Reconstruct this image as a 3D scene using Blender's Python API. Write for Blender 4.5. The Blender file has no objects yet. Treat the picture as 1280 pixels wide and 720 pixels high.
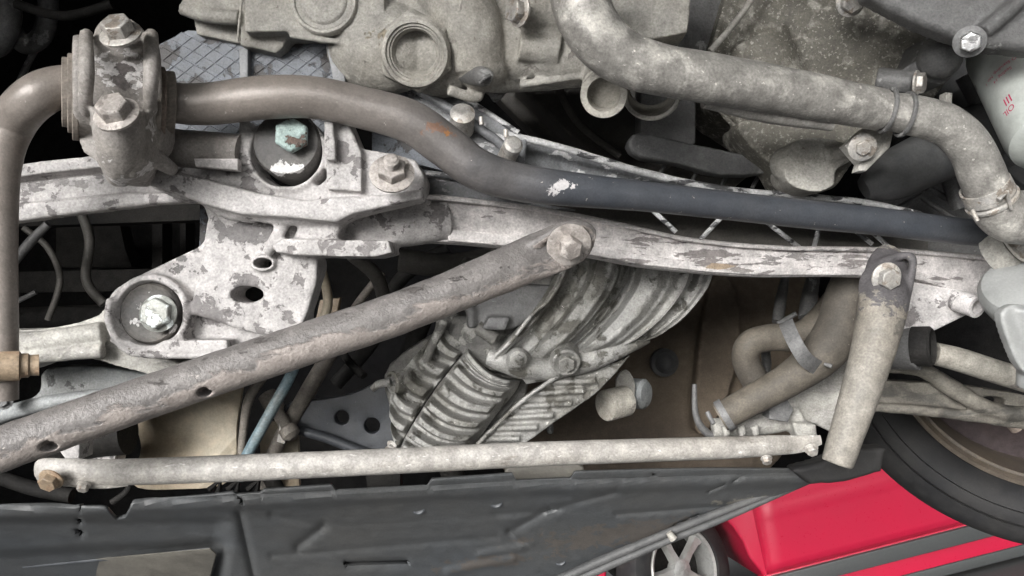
import bpy, bmesh, math, random
from mathutils import Vector, Matrix, noise
random.seed(7)
R = math.radians
SC = bpy.context.scene
COL = SC.collection
# ------------------------------------------------------------------ camera
F = 1000.0                      # focal length in photo pixels (photo is 1280 wide)
RM = (Matrix.Translation((0, 0, 1.15)) @ Matrix.Rotation(R(100), 4, 'X') @ Matrix.Rotation(R(-14), 4, 'Z'))
cam = bpy.data.objects.new('camera', bpy.data.cameras.new('camera'))
COL.objects.link(cam)
cam.matrix_world = RM
cam.data.sensor_width = 36
cam.data.lens = 36 * F / 1280
cam.data.clip_start = 0.02
cam.data.clip_end = 2000
SC.camera = cam
# ------------------------------------------------------------------ sky, sun, exposure
W = bpy.data.worlds.new('World'); SC.world = W; W.use_nodes = True
wn = W.node_tree.nodes; wn.clear()
sky = wn.new('ShaderNodeTexSky'); sky.sky_type = 'NISHITA'; sky.sun_disc = False
SUN_DIR = Vector((-0.35, -0.90, 0.30)).normalized()     # towards the sun, behind the camera
sky.sun_elevation = math.asin(SUN_DIR.z)
sky.sun_rotation = math.atan2(SUN_DIR.x, SUN_DIR.y)
sky.air_density = 1.0; sky.dust_density = 2.0; sky.ozone_density = 0.6
hs = wn.new('ShaderNodeHueSaturation'); hs.inputs['Saturation'].default_value = 0.08
bg = wn.new('ShaderNodeBackground'); bg.inputs[1].default_value = 0.13
wo = wn.new('ShaderNodeOutputWorld')
W.node_tree.links.new(sky.outputs[0], hs.inputs['Color'])
W.node_tree.links.new(hs.outputs[0], bg.inputs[0])
W.node_tree.links.new(bg.outputs[0], wo.inputs[0])
sl = bpy.data.lights.new('sun', 'SUN'); sl.energy = 1.2; sl.angle = R(25); sl.color = (1, 0.985, 0.97)
so = bpy.data.objects.new('sun', sl); COL.objects.link(so)
so.rotation_euler = SUN_DIR.to_track_quat('Z', 'Y').to_euler()
SC.view_settings.view_transform = 'Standard'
SC.view_settings.look = 'None'
SC.view_settings.exposure = 1.5
SC.view_settings.gamma = 1
SC.view_settings.use_curve_mapping = False
SC.cycles.max_bounces = 8

# ------------------------------------------------------------------ materials
def P(px, py, d): return Vector(((px - 640) / F * d, -(py - 360) / F * d, -d))
def SP(base, px, py, d, r, col, st=1., rag=.9):      # a stain at a place on a part: its base, place, radius in photo pixels, colour, stretch along x
    v = P(px, py, d) - P(*base); return (v.x, v.y, v.z, r * d / F, col, st, rag)
def c4(c): return (c[0], c[1], c[2], 1)
def worn(name, a, b=None, t=.5, sc=60, st=(1, 1, 1), dirt=None, dsc=9, dt=.5, dw=.12, da=.8, grain=.25, rough=.6,
         metal=0, bump=.3, specks=None, spt=.68, spsc=220, spots=(), grad=None, sharp=.012, coat=0, scratch=0, spec=.5, edge_gain=.35, crust=None):
    m = bpy.data.materials.new(name); m.use_nodes = True
    nt = m.node_tree; n = nt.nodes; n.clear(); L = nt.links.new
    out = n.new('ShaderNodeOutputMaterial'); bs = n.new('ShaderNodeBsdfPrincipled'); L(bs.outputs[0], out.inputs[0])
    tc = n.new('ShaderNodeTexCoord'); mp = n.new('ShaderNodeMapping'); L(tc.outputs['Object'], mp.inputs[0])
    mp.inputs['Scale'].default_value = st
    def nz(scale, det=6, dist=0., src=None, rr=.6):
        x = n.new('ShaderNodeTexNoise'); x.inputs['Scale'].default_value = scale; x.inputs['Detail'].default_value = det
        x.inputs['Roughness'].default_value = rr; x.inputs['Distortion'].default_value = dist
        L((src or mp).outputs[0], x.inputs['Vector']); return x.outputs['Fac']
    def rng(v, lo, hi, o0=0., o1=1.):
        x = n.new('ShaderNodeMapRange'); L(v, x.inputs['Value'])
        for k, q in zip(('From Min', 'From Max', 'To Min', 'To Max'), (lo, hi, o0, o1)): x.inputs[k].default_value = q
        return x.outputs[0]
    def mix(f, x, y):
        q = n.new('ShaderNodeMix'); q.data_type = 'RGBA'
        for s, v in ((q.inputs[0], f), (q.inputs[6], x), (q.inputs[7], y)):
            if isinstance(v, (int, float)): s.default_value = v
            elif isinstance(v, tuple): s.default_value = c4(v)
            else: L(v, s)
        return q.outputs[2]
    def mth(op, x, y):
        q = n.new('ShaderNodeMath'); q.operation = op
        for s, v in zip(q.inputs, (x, y)):
            if isinstance(v, (int, float)): s.default_value = v
            else: L(v, s)
        return q.outputs[0]
    col = a; h = None
    if grad:                                   # dust that thins out along the part: (axis, from, to, colour)
        sp = n.new('ShaderNodeSeparateXYZ'); L(tc.outputs['Object'], sp.inputs[0])
        g = mth('ADD', sp.outputs[grad[0]], rng(nz(14, 4), 0, 1, -.03, .03))
        col = mix(rng(g, grad[1], grad[2]), a, grad[3])
    n2 = nz(dsc, 7)
    if dirt:
        dm = rng(n2, dt - dw, dt + dw, 0, da)
        if grad: dm = mth('MULTIPLY', dm, rng(g, grad[1], grad[2], 1, .12))
        col = mix(dm, col, dirt)
    if b:
        mk = rng(mth('ADD', nz(sc, 10, .35, rr=.62), rng(nz(sc * .25, 2), .3, .7, -.1, .1)), t - sharp, t + sharp)
        col = mix(mk, col, b); h = mth('MULTIPLY', mk, -1.)
    if crust:                                  # road crust thrown up on the side that faces the road
        sp2 = n.new('ShaderNodeSeparateXYZ'); L(tc.outputs['Normal'], sp2.inputs[0])
        cm_ = rng(mth('ADD', sp2.outputs[1], rng(nz(38, 9, .3, rr=.66), .3, .7, -.6, .6)), .0, -.22)
        col = mix(mth('MULTIPLY', cm_, .85), col, crust); h = mth('ADD', h, cm_) if h is not None else cm_
    if specks: col = mix(rng(nz(spsc, 3, .3), spt, spt + .03), col, specks)
    for (sx, sy, sz, sr, scol, sst_, rag) in spots:       # a stain of its own
        ms = n.new('ShaderNodeMapping'); ms.vector_type = 'POINT'; L(tc.outputs['Object'], ms.inputs[0])
        ms.inputs['Location'].default_value = (-sx / sst_, -sy, -sz); ms.inputs['Scale'].default_value = (1 / sst_, 1, 1)
        vm = n.new('ShaderNodeVectorMath'); vm.operation = 'LENGTH'; L(ms.outputs[0], vm.inputs[0])
        dd = mth('ADD', vm.outputs['Value'], rng(nz(150 / sst_ ** .3, 10, .3, rr=.66), .3, .7, -sr * rag, sr * rag))
        sm_ = rng(dd, sr * .88, sr, 1, 0)
        col = mix(sm_, col, scol); h = mth('SUBTRACT', h, sm_) if h is not None else mth('MULTIPLY', sm_, -1.)
    mi = n.new('ShaderNodeMapping'); L(tc.outputs['Object'], mi.inputs[0])
    n3 = nz(600, 4, src=mi); n4 = nz(90, 8, src=mi, rr=.68)
    val = mth('MULTIPLY', rng(n3, .3, .7, 1 - grain, 1 + grain), rng(n4, .28, .72, 1 - grain * 1.3, 1 + grain * 1.3))
    if edge_gain:  # lightens the colour along convex edges, broken up by noise
        ge = n.new('ShaderNodeNewGeometry'); val = mth('MULTIPLY', val, rng(mth('ADD', ge.outputs['Pointiness'], rng(n4, .3, .7, -.03, .03)), .51, .60, 1, 1 + edge_gain))
    if scratch:
        ms = n.new('ShaderNodeMapping'); L(tc.outputs['Object'], ms.inputs[0]); ms.inputs['Scale'].default_value = (1, 9, 9)
        ms.inputs['Rotation'].default_value = (0, 0, .5)
        val = mth('MULTIPLY', val, rng(nz(120, 3, 0, ms), .3, .7, 1 - scratch, 1 + scratch))
    vm = n.new('ShaderNodeVectorMath'); vm.operation = 'SCALE'
    if isinstance(col, tuple):
        vm.inputs[0].default_value = col
    else: L(col, vm.inputs[0])
    L(val, vm.inputs['Scale']); L(vm.outputs[0], bs.inputs['Base Color'])
    L(rng(n4, .2, .8, rough - .12, min(1, rough + .15)), bs.inputs['Roughness'])
    bs.inputs['Metallic'].default_value = metal; bs.inputs['Specular IOR Level'].default_value = spec
    if coat: bs.inputs['Coat Weight'].default_value = coat; bs.inputs['Coat Roughness'].default_value = .04
    hh = mth('ADD', mth('MULTIPLY', n3, .55), mth('MULTIPLY', n4, 1.3))
    if h is not None: hh = mth('ADD', mth('MULTIPLY', h, .8), hh)
    bp = n.new('ShaderNodeBump'); bp.inputs['Strength'].default_value = bump; bp.inputs['Distance'].default_value = .0012
    L(hh, bp.inputs['Height']); L(bp.outputs[0], bs.inputs['Normal'])
    return m
G = lambda v, w=0.0: (v * (1 + w), v, v * (1 - w * 1.4))
M = dict(
    peel=worn('chalky_peeling_paint', (.44, .422, .416), (.15, .14, .138), .622, 85, (1, 1, 1), (.31, .298, .29), 14, .50, bump=.5, rough=.6, specks=(.2, .18, .16), spt=.71,
              spots=[SP((400, 280, .54), *q) for q in ((305, 290, .55, 17, (.15, .142, .14), 2.2), (262, 392, .553, 22, (.16, .15, .148), 1.5), (225, 325, .553, 16, (.13, .125, .122), 1.2), (315, 352, .553, 11, (.16, .15, .148), 1.8),
                     (392, 268, .546, 9, (.16, .15, .15), 3.), (60, 230, .56, 9, (.2, .19, .185), 6.), (225, 248, .545, 8, (.12, .12, .12), 3.), (195, 200, .525, 9, (.14, .13, .13), 3.), (1180, 375, .66, 8, (.16, .15, .15), 3.))]),
    beam=worn('streaky_peeling_paint', (.50, .475, .465), (.19, .175, .17), .635, 110, (.35, 1.8, 1), (.38, .36, .35), 9, .52, bump=.45, rough=.55,
              spots=[SP((400, 280, .54), x, y, .556 + .12 * (x - 430) / 830, r, c, st_, rg) for x, y, r, c, st_, rg in (
                  (905, 321, 9, (.17, .155, .15), 7., 1.9), (1010, 322, 8, (.17, .16, .155), 7., 1.9), (840, 306, 6, (.18, .165, .16), 7., 2.), (1075, 326, 8, (.19, .175, .17), 6., 1.9), (900, 334, 5, (.27, .21, .15), 6., .9),
                  (1180, 346, 3.5, (.2, .185, .18), 8., 1.3), (930, 340, 4, (.2, .185, .175), 9., 1.3), (780, 296, 3, (.2, .185, .18), 7., 1.3))]),
    clamp=worn('dusty_cast_clamp', (.30, .28, .265), (.55, .53, .52), .68, 55, (1, 1, 1), G(.19, .08), 20, .5, bump=.5, spots=[SP((148, 120, .49), 150, 92, .472, 22, (.64, .62, .61), 1.3), SP((148, 120, .49), 152, 104, .470, 8, (.14, .125, .12), 2.), SP((148, 120, .49), 155, 85, .471, 6, (.14, .125, .12), 2.)]),
    bar=worn('dusty_steel_bar', (.20, .175, .155), None, dirt=(.25, .225, .205), dsc=30, dw=.2, grain=.13, rough=.40, bump=.3, specks=(.40, .37, .34), spt=.70, metal=.15, edge_gain=0,
             grad=(0, -.02, .16, (.062, .069, .082)), spots=[SP((400, 125, .52), *q) for q in ((552, 160, .515, 9, (.20, .12, .085), 2.0, 1.2), (560, 166, .515, 4, (.34, .16, .06), 1.3, 1.2), (703, 232, .53, 8, (.60, .58, .58), 1.9, 1.6), (40, 175, .47, 14, (.33, .32, .30), 1.5))]),
    brace=worn('pitted_dusty_steel', (.155, .146, .142), (.10, .092, .088), .67, 110, (.6, 1.3, 1), (.20, .187, .178), 20, .50, .15, .85, bump=.8, rough=.42, metal=.15, specks=(.42, .39, .36), spt=.69, spsc=260, grain=.2, crust=(.35, .31, .285), edge_gain=.2),
    tube=worn('whitish_aluminium_tube', (.34, .325, .305), (.26, .24, .215), .66, 60, (.5, 2, 1), (.31, .29, .26), 16, bump=.4, rough=.48, metal=.0, specks=(.58, .56, .54), spt=.66),
    cream=worn('cream_dusty_steel', (.30, .285, .25), (.17, .155, .14), .655, 60, (1, 1.5, 1), (.24, .22, .19), 12, bump=.35, rough=.6),
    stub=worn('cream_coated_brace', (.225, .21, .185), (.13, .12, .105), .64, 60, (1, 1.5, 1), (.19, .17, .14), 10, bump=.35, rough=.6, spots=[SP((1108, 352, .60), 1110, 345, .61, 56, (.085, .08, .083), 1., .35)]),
    pan=worn('dusty_pale_casting', (.32, .31, .285), (.2, .185, .17), .70, 45, (1, 1, 1), (.25, .235, .205), 15, .5, .16, .85, bump=.6, rough=.6, specks=(.16, .14, .12), spt=.69,
        spots=[SP((450, 40, .57), *q) for q in ((572, 32, .53, 7, (.10, .09, .085), 1., 1.3), (605, 8, .52, 7, (.11, .10, .095), 2., 1.3), (250, 50, .56, 9, (.17, .16, .135), 1.5, 1.2), (460, 40, .55, 12, (.2, .175, .13), 1.4, 1.1), (640, 90, .56, 12, (.19, .18, .16), 2., 1.1))]),
    pipe=worn('chalky_pale_pipe', (.28, .27, .25), (.40, .385, .355), .60, 45, (1, 1, 1), (.22, .21, .195), 12, .5, .12, .8, bump=.35, rough=.45, specks=(.55, .53, .49), spt=.67, sharp=.06, metal=.15),
    greysleeve=worn('brown_grey_sleeve', (.32, .295, .275), (.15, .135, .125), .62, 60, dirt=(.13, .118, .108), dsc=20, bump=.4, specks=(.5, .48, .46), spt=.71),
    case=worn('grimy_dark_casting', (.165, .155, .13), (.27, .26, .23), .60, 90, (1, 1, 1), (.075, .07, .06), 9, .52, .12, .9, bump=.6, rough=.65, sharp=.07, specks=(.34, .33, .29), spt=.60, spsc=330),
    gear=worn('mottled_gearbox_alloy', (.38, .375, .36), (.12, .115, .10), .585, 75, (1, 1, 1), (.17, .165, .145), 22, .50, .13, .9, metal=.25, bump=.7, rough=.55, sharp=.03, specks=(.62, .61, .58), spt=.69),
    gearlow=worn('oily_gearbox_alloy', (.17, .165, .15), (.27, .265, .245), .60, 50, (1, 1, 1), (.05, .048, .045), 14, bump=.6, rough=.5, sharp=.03),
    greyslab=worn('dark_grey_casting', (.12, .12, .12), (.22, .22, .215), .66, 50, (1, 1, 1), (.09, .088, .085), 10, bump=.45, rough=.5),
    plate=worn('heat_greyed_plate', (.17, .185, .21), (.045, .042, .042), .545, 40, (1, 1, 1), (.11, .12, .135), 18, bump=.4, rough=.5),
    chip=worn('chipped_pale_edge', (.42, .42, .42), (.06, .06, .062), .56, 90, (.6, 1.5, 1), bump=.5, rough=.4, sharp=.02),
    rail=worn('chipped_black_rail', (.17, .174, .182), (.46, .46, .46), .62, 70, (.7, 1.5, 1), (.14, .145, .15), 12, bump=.4, rough=.38),
    dark=worn('shade_black_wall', (.007, .007, .0075), None, dirt=(.012, .0115, .011), grain=.3, rough=.9, spec=.04),  # deep shade of the gaps put into a near black, matt colour
    darkpart=worn('grimy_shade_black', (.011, .0107, .0105), None, dirt=(.026, .0245, .0225), grain=.3, rough=.75, spec=.15, bump=.4),  # background parts coloured near black to stand for shade, plus faint dirt
    brown=worn('brown_dusty_panel', (.16, .128, .095), None, dirt=(.08, .064, .052), spec=.2, dsc=6, grain=.15, rough=.7, specks=(.2, .15, .1), spt=.74),
    tan=worn('tan_heat_shield', (.42, .37, .285), None, dirt=(.28, .21, .14), dsc=12, dt=.56, grain=.1, rough=.6, bump=.15),
    hose=worn('dusty_rubber_hose', (.115, .10, .08), None, dirt=(.06, .053, .045), dsc=14, grain=.2, rough=.7, specks=(.22, .2, .17), spt=.71),
    blackhose=worn('black_hose', (.05, .051, .053), None, dirt=(.11, .11, .108), dsc=14, grain=.15, rough=.55, bump=.15),
    dimmetal=worn('dim_dirty_metal', (.07, .066, .06), None, dirt=(.11, .102, .09), dsc=9, dw=.2, grain=.2, rough=.6, bump=.4),
    rubber=worn('mount_rubber', (.05, .047, .046), None, dirt=(.10, .095, .088), dsc=24, bump=.4, rough=.55, specks=(.3, .29, .28), spt=.71,
        spots=[SP((361, 182, .54), 358, 212, .53, 9, (.56, .55, .54), 2.5, 1.1), SP((361, 182, .54), 397, 200, .53, 4, (.5, .49, .47), 1.)]),
    bushface=worn('leg_bushing_rubber', (.06, .057, .055), None, dirt=(.12, .112, .10), dsc=24, bump=.4, rough=.5, specks=(.4, .39, .38), spt=.70,
        spots=[SP((192, 392, .56), 172, 380, .55, 6, (.58, .57, .56), 1., 1.2), SP((192, 392, .56), 165, 402, .55, 7, (.58, .57, .56), 1.2, 1.1), SP((192, 392, .56), 215, 412, .55, 6, (.55, .54, .53), 1.5, 1.2)]),
    bushrub=worn('dusty_bushing_rubber', (.20, .175, .15), None, dirt=(.13, .115, .10), dsc=25, rough=.75),
    rustbar=worn('brown_rubber', (.15, .12, .1), None, rough=.7),
    bolt=worn('dull_steel_bolt', (.36, .35, .335), (.24, .21, .18), .58, 150, dirt=(.36, .33, .29), dsc=50, metal=.35, rough=.42, bump=.5),
    boltdust=worn('dusty_bolt', (.33, .305, .285), (.2, .18, .165), .58, 150, dirt=(.25, .225, .205), dsc=50, metal=.1, rough=.55, bump=.5),
    boltgreen=worn('verdigris_bolt', (.36, .45, .43), (.11, .075, .06), .56, 130, dirt=(.2, .27, .25), dsc=60, metal=.1, rough=.6, bump=.8),
    boltpatch=worn('part_cleaned_bolt', (.30, .31, .29), (.60, .64, .63), .54, 100, dirt=(.18, .18, .16), dsc=60, metal=.3, rough=.45, bump=.5),
    bright=worn('bright_zinc', (.7, .7, .7), (.3, .3, .3), .58, 120, metal=.8, rough=.28, bump=.4),
    brass=worn('yellowed_nut', (.26, .2, .14), (.24, .17, .115), .57, 90, metal=.1, rough=.45, bump=.3),
    tray=worn('black_moulded_plastic', (.052, .057, .064), None, dirt=(.075, .08, .086), dsc=7, dw=.2, grain=.07, rough=.42, bump=.08, grad=None),
    traydust=worn('dusty_moulded_plastic', (.066, .072, .078), None, dirt=(.092, .088, .08), dsc=5, dt=.52, dw=.14, da=.6, grain=.14, rough=.5, bump=.16, edge_gain=.1,
                  spots=[SP((500, 640, .62), 770, 668, .735, 26, (.092, .083, .075), 4., 1.3), SP((500, 640, .62), 600, 700, .74, 12, (.09, .082, .075), 5., 1.4), SP((500, 640, .62), 930, 625, .72, 8, (.17, .16, .14), 5., 1.2)]),
    grime=worn('greybrown_flat_panel', (.13, .122, .105), None, dirt=(.09, .085, .075), dsc=14, grain=.1, rough=.55, bump=.1),
    tyre=worn('tyre_rubber', (.014, .014, .015), None, dirt=(.028, .027, .026), dsc=14, grain=.15, rough=.65, bump=.2, spec=.3),
    rimrust=worn('browned_inner_rim', (.075, .062, .052), None, dirt=(.12, .095, .065), dsc=9, dw=.2, grain=.2, rough=.6, specks=(.28, .22, .13), spt=.7),
    disc=worn('tarnished_drum', (.06, .05, .055), None, dirt=(.11, .078, .065), dsc=6, dw=.2, grain=.12, rough=.42, metal=.3),
    filt=worn('white_filter_can', (.46, .48, .455), (.16, .17, .16), .69, 26, (1, 1, .6), (.46, .49, .46), 12, grain=.04, rough=.35, bump=.06, sharp=.02),
    redprint=worn('red_print', (.55, .04, .12), None, grain=.1, rough=.5, bump=.05),
    ball=worn('pale_green_boot', (.29, .295, .29), None, dirt=(.17, .175, .17), dsc=25, grain=.06, rough=.4, bump=.1),
    arm=worn('cream_grimy_arm', (.20, .187, .16), (.07, .066, .058), .60, 40, (.6, 1.4, 1), (.11, .10, .085), 14, bump=.4, rough=.6, sharp=.04),
    alarm=worn('oxidised_alloy_arm', (.40, .39, .36), (.30, .29, .27), .56, 40, (.7, 2, 1), (.27, .26, .235), 14, bump=.5, rough=.6, specks=(.55, .54, .52), spt=.68),
    greyarm=worn('greyblue_arm', (.27, .285, .29), (.07, .07, .07), .655, 40, dirt=(.2, .2, .19), dsc=8, rough=.55, bump=.3),
    navy=worn('blueblack_steel', (.055, .06, .068), None, dirt=(.04, .042, .046), dsc=9, grain=.12, rough=.5, specks=(.15, .16, .17), spt=.73),
    blue=worn('dusty_blue_hose', (.11, .19, .235), None, dirt=(.2, .215, .2), dsc=18, rough=.5, bump=.2),
    oldpipe=worn('stained_thin_pipe', (.21, .19, .165), None, dirt=(.12, .105, .09), dsc=25, rough=.6, bump=.3),
    redcar=worn('red_car_paint', (.46, .009, .042), None, dirt=(.36, .016, .045), dsc=2.5, dt=.6, dw=.2, da=.35, grain=.0, rough=.32, bump=.0, coat=1, edge_gain=0),
    trim=worn('grey_plastic_trim', (.04, .043, .043), None, grain=.05, rough=.5, bump=.05),
    glass=worn('dark_car_glass', (.015, .02, .02), None, grain=.02, rough=.1, bump=.0, coat=1),
    wheelpaint=worn('silver_wheel_paint', (.30, .30, .29), None, dirt=(.2, .195, .18), dsc=8, grain=.05, rough=.35, metal=.3, bump=.02),
    lens=worn('lamp_lens', (.75, .74, .72), None, grain=.02, rough=.12, bump=.0, coat=1),
    amber=worn('amber_lens', (.7, .25, .05), None, grain=.02, rough=.15, bump=.0, coat=1),
    asphalt=worn('asphalt', (.06, .06, .06), None, dirt=(.045, .045, .044), dsc=.8, grain=.3, rough=.85, bump=.4),
)

# ------------------------------------------------------------------ geometry helpers, in the lifted car's own frame (x right, y up, z towards the camera)
def tag(o, **k):
    for a, v in k.items():
        if v: o[a] = v
class Thing:
    def __init__(s, name, label, cat, base, group=None, rot=None):
        s.base = P(*base) if not isinstance(base, Vector) else base
        s.o = bpy.data.objects.new(name, None); COL.objects.link(s.o)
        s.o.empty_display_size = .02
        s.o.matrix_world = RM @ Matrix.Translation(s.base)
        tag(s.o, label=label, category=cat, group=group)
class B:
    def __init__(s): s.bm = bmesh.new()
    def quadring(s, rings, closed_ends=True, cyc=True):
        bm = s.bm; vs = [[bm.verts.new(p) for p in r] for r in rings]
        n = len(vs[0])
        for a, b in zip(vs, vs[1:]):
            for i in range(n if cyc else n - 1):
                j = (i + 1) % n
                bm.faces.new((a[i], a[j], b[j], b[i]))
        if closed_ends:
            bm.faces.new(list(reversed(vs[0]))); bm.faces.new(vs[-1])
        return vs
    def path(s, pts, sides=28, sub=8, flat=None, sm=True, wob=0.):
        """tube through (px,py,depth,radius_px[,thickness factor])"""
        q = [(P(p[0], p[1], p[2]), p[3] * p[2] / F, (p[4] if len(p) > 4 else 1.)) for p in pts]
        if sm and len(q) > 2:
            out = []
            for i in range(len(q) - 1):
                p0 = q[max(i - 1, 0)]; p1 = q[i]; p2 = q[i + 1]; p3 = q[min(i + 2, len(q) - 1)]
                for k in range(sub):
                    t = k / sub
                    def cr(a, b, c, d): return .5 * ((2 * b) + (c - a) * t + (2 * a - 5 * b + 4 * c - d) * t * t + (3 * b - a - 3 * c + d) * t ** 3)
                    out.append((cr(p0[0], p1[0], p2[0], p3[0]), cr(p0[1], p1[1], p2[1], p3[1]), p1[2] * (1 - t) + p2[2] * t))
            out.append(q[-1]); q = out
        rings = []; Z = Vector((0, 0, 1)); pu = None
        for i, (c, r, fl) in enumerate(q):
            d = (q[min(i + 1, len(q) - 1)][0] - q[max(i - 1, 0)][0]).normalized()
            u = d.cross(Z if pu is None else pu.cross(d).normalized() if False else Z)
            if u.length < .05: u = pu if pu else Vector((1, 0, 0))
            u = (u - d * u.dot(d)).normalized()
            if pu and u.dot(pu) < 0: u = -u
            pu = u; v = u.cross(d).normalized()
            rr = r * (1 + (wob * noise.noise(c * 60) if wob else 0))
            rings.append([c + u * (rr * math.cos(a)) + v * (rr * fl * math.sin(a)) for a in [2 * math.pi * k / sides for k in range(sides)]])
        s.quadring(rings); return s
    def prism(s, pts, d, th, holes=(), bev=0.):
        """flat outline in photo pixels at depth d (number, or function of px,py), th metres thick away from the viewer"""
        D = d if callable(d) else (lambda x, y: d)
        bm = s.bm; ed = []
        loops = [pts] + list(holes); fr = []
        tb = bmesh.new()
        for lp in loops:
            vs = [tb.verts.new(P(x, y, D(x, y))) for x, y in lp]
            for i in range(len(vs)): ed.append(tb.edges.new((vs[i], vs[(i + 1) % len(vs)])))
        r = bmesh.ops.triangle_fill(tb, use_beauty=True, use_dissolve=False, edges=ed)
        faces = [g for g in r['geom'] if isinstance(g, bmesh.types.BMFace)]
        bmesh.ops.recalc_face_normals(tb, faces=tb.faces[:])
        if faces and sum(f.normal.z * f.calc_area() for f in tb.faces) < 0: bmesh.ops.reverse_faces(tb, faces=tb.faces[:])
        border = [e for e in tb.edges if len(e.link_faces) == 1]
        ex = bmesh.ops.extrude_face_region(tb, geom=tb.faces[:])
        nv = [g for g in ex['geom'] if isinstance(g, bmesh.types.BMVert)]
        nvs = set(nv)
        for v in tb.verts:
            if v not in nvs: v.co.z -= 0
        for v in nv: pass
        # new verts are the front: move the old ones back
        for v in [v for v in tb.verts if v not in nvs]: v.co += Vector((0, 0, -th))
        bmesh.ops.recalc_face_normals(tb, faces=tb.faces[:])
        if bev:
            be = [e for e in tb.edges if len(e.link_faces) == 2 and e.calc_face_angle(0) > .6 and all(v in nvs for v in e.verts)]
            bmesh.ops.bevel(tb, geom=be, offset=bev, segments=3, profile=.5, affect='EDGES', clamp_overlap=True)
        me = bpy.data.meshes.new('t'); tb.to_mesh(me); tb.free(); bm.from_mesh(me); bpy.data.meshes.remove(me)
        return s
    def lathe(s, c, ax, prof, sides=32, up=None, arc=None, squash=1.):
        """profile [(radius, height along axis)] metres about axis ax through c"""
        ax = Vector(ax).normalized(); u = (up or Vector((0, 1, 0))); u = (u - ax * u.dot(ax))
        if u.length < .05: u = Vector((1, 0, 0)) - ax * ax.x
        u.normalize(); v = ax.cross(u)
        rings = []
        for r, h in prof:
            rings.append([c + ax * h + u * (max(r, 1e-5) * math.cos(2 * math.pi * k / sides)) + v * (max(r, 1e-5) * squash * math.sin(2 * math.pi * k / sides)) for k in range(sides)])
        s.quadring(rings, closed_ends=(prof[0] != prof[-1])); return s
    def hexa(s, c, ax, r, h, up=None, dome=.18, hole=0):
        ax = Vector(ax).normalized()
        pr = [(r, 0), (r, h * .82), (r * .93, h), (r * .80, h * 1.04)]
        if hole: pr = [(hole, 0)] + pr[:3] + [(hole * 1.12, h), (hole, h * .9), (hole, 0)]
        else: pr += [(r * .5, h * (1.04 + dome * .0))]
        s.lathe(c, ax, pr, 6, up); return s
    def box(s, c, sx, sy, sz, rot=None):
        m = Matrix.Translation(c) @ (rot or Matrix()) @ Matrix.Diagonal((sx, sy, sz, 1))
        bmesh.ops.create_cube(s.bm, size=1, matrix=m); return s
    def ball(s, c, r, sx=1, sy=1, sz=1):
        bmesh.ops.create_uvsphere(s.bm, u_segments=28, v_segments=16, radius=r, matrix=Matrix.Translation(c) @ Matrix.Diagonal((sx, sy, sz, 1))); return s
    def quad(s, a, b, c, d):
        v = [s.bm.verts.new(p) for p in (a, b, c, d)]; s.bm.faces.new(v); return s
def pieces(name, b, m, th, sub=None, **kw):
    """one object for every piece that is not joined to the others"""
    bm = b.bm; left = set(bm.verts); out = []
    while left:
        st_ = [next(iter(left))]; isl = set(st_)
        while st_:
            for e in st_.pop().link_edges:
                for v in e.verts:
                    if v not in isl: isl.add(v); st_.append(v)
        left -= isl; q = B(); mp = {}
        for v in isl: mp[v] = q.bm.verts.new(v.co)
        for f in bm.faces:
            if f.verts[0] in isl: q.bm.faces.new([mp[v] for v in f.verts])
        out.append(finish(name, q, m, th, sub, **kw))
    bm.free(); return out
def finish(name, b, m, th, sub=None, remesh=0, smooth=0, disp=0, ds=.02, bevel=0, cut=None, label=None, kind=None, flat=False, ang=38):
    bm = b.bm
    bmesh.ops.recalc_face_normals(bm, faces=bm.faces[:])
    base = th.base if th else Vector((0, 0, 0))
    bmesh.ops.translate(bm, vec=-base, verts=bm.verts[:])
    me = bpy.data.meshes.new(name); bm.to_mesh(me); bm.free()
    if remesh or cut or disp:
        tmp = bpy.data.objects.new('tmp', me); COL.objects.link(tmp)
        if remesh:
            q = tmp.modifiers.new('r', 'REMESH'); q.mode = 'VOXEL'; q.voxel_size = remesh
        co = None
        if cut:
            bmesh.ops.recalc_face_normals(cut.bm, faces=cut.bm.faces[:]); bmesh.ops.translate(cut.bm, vec=-base, verts=cut.bm.verts[:])
            cm = bpy.data.meshes.new('cut'); cut.bm.to_mesh(cm); cut.bm.free(); co = bpy.data.objects.new('cut', cm); COL.objects.link(co)
            q = tmp.modifiers.new('b', 'BOOLEAN'); q.operation = 'DIFFERENCE'; q.object = co; q.solver = 'EXACT'
            if remesh:
                q = tmp.modifiers.new('r2', 'REMESH'); q.mode = 'VOXEL'; q.voxel_size = remesh
        if smooth:
            q = tmp.modifiers.new('s', 'SMOOTH'); q.iterations = smooth; q.factor = .5
        if disp:
            tx = bpy.data.textures.get('cl%g' % ds) or bpy.data.textures.new('cl%g' % ds, 'CLOUDS'); tx.noise_scale = ds; tx.noise_depth = 2
            q = tmp.modifiers.new('d', 'DISPLACE'); q.texture = tx; q.strength = disp; q.mid_level = .5
        dg = bpy.context.evaluated_depsgraph_get(); dg.update()
        new = bpy.data.meshes.new_from_object(tmp.evaluated_get(dg))
        bpy.data.objects.remove(tmp)
        if co: bpy.data.objects.remove(co); bpy.data.meshes.remove(cm)
        bpy.data.meshes.remove(me); me = new; me.name = name
    me.materials.clear(); me.materials.append(m)
    o = bpy.data.objects.new(name, me); COL.objects.link(o)
    if th:
        o.parent = sub or th.o
    else: o.matrix_world = RM
    if not flat:
        for p in me.polygons: p.use_smooth = True
        if not remesh: me.set_sharp_from_angle(angle=R(ang))
    if bevel:
        q = o.modifiers.new('bevel', 'BEVEL'); q.width = bevel; q.segments = 2; q.limit_method = 'ANGLE'; q.angle_limit = R(35)
    tag(o, label=label, kind=kind)
    return o
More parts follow.
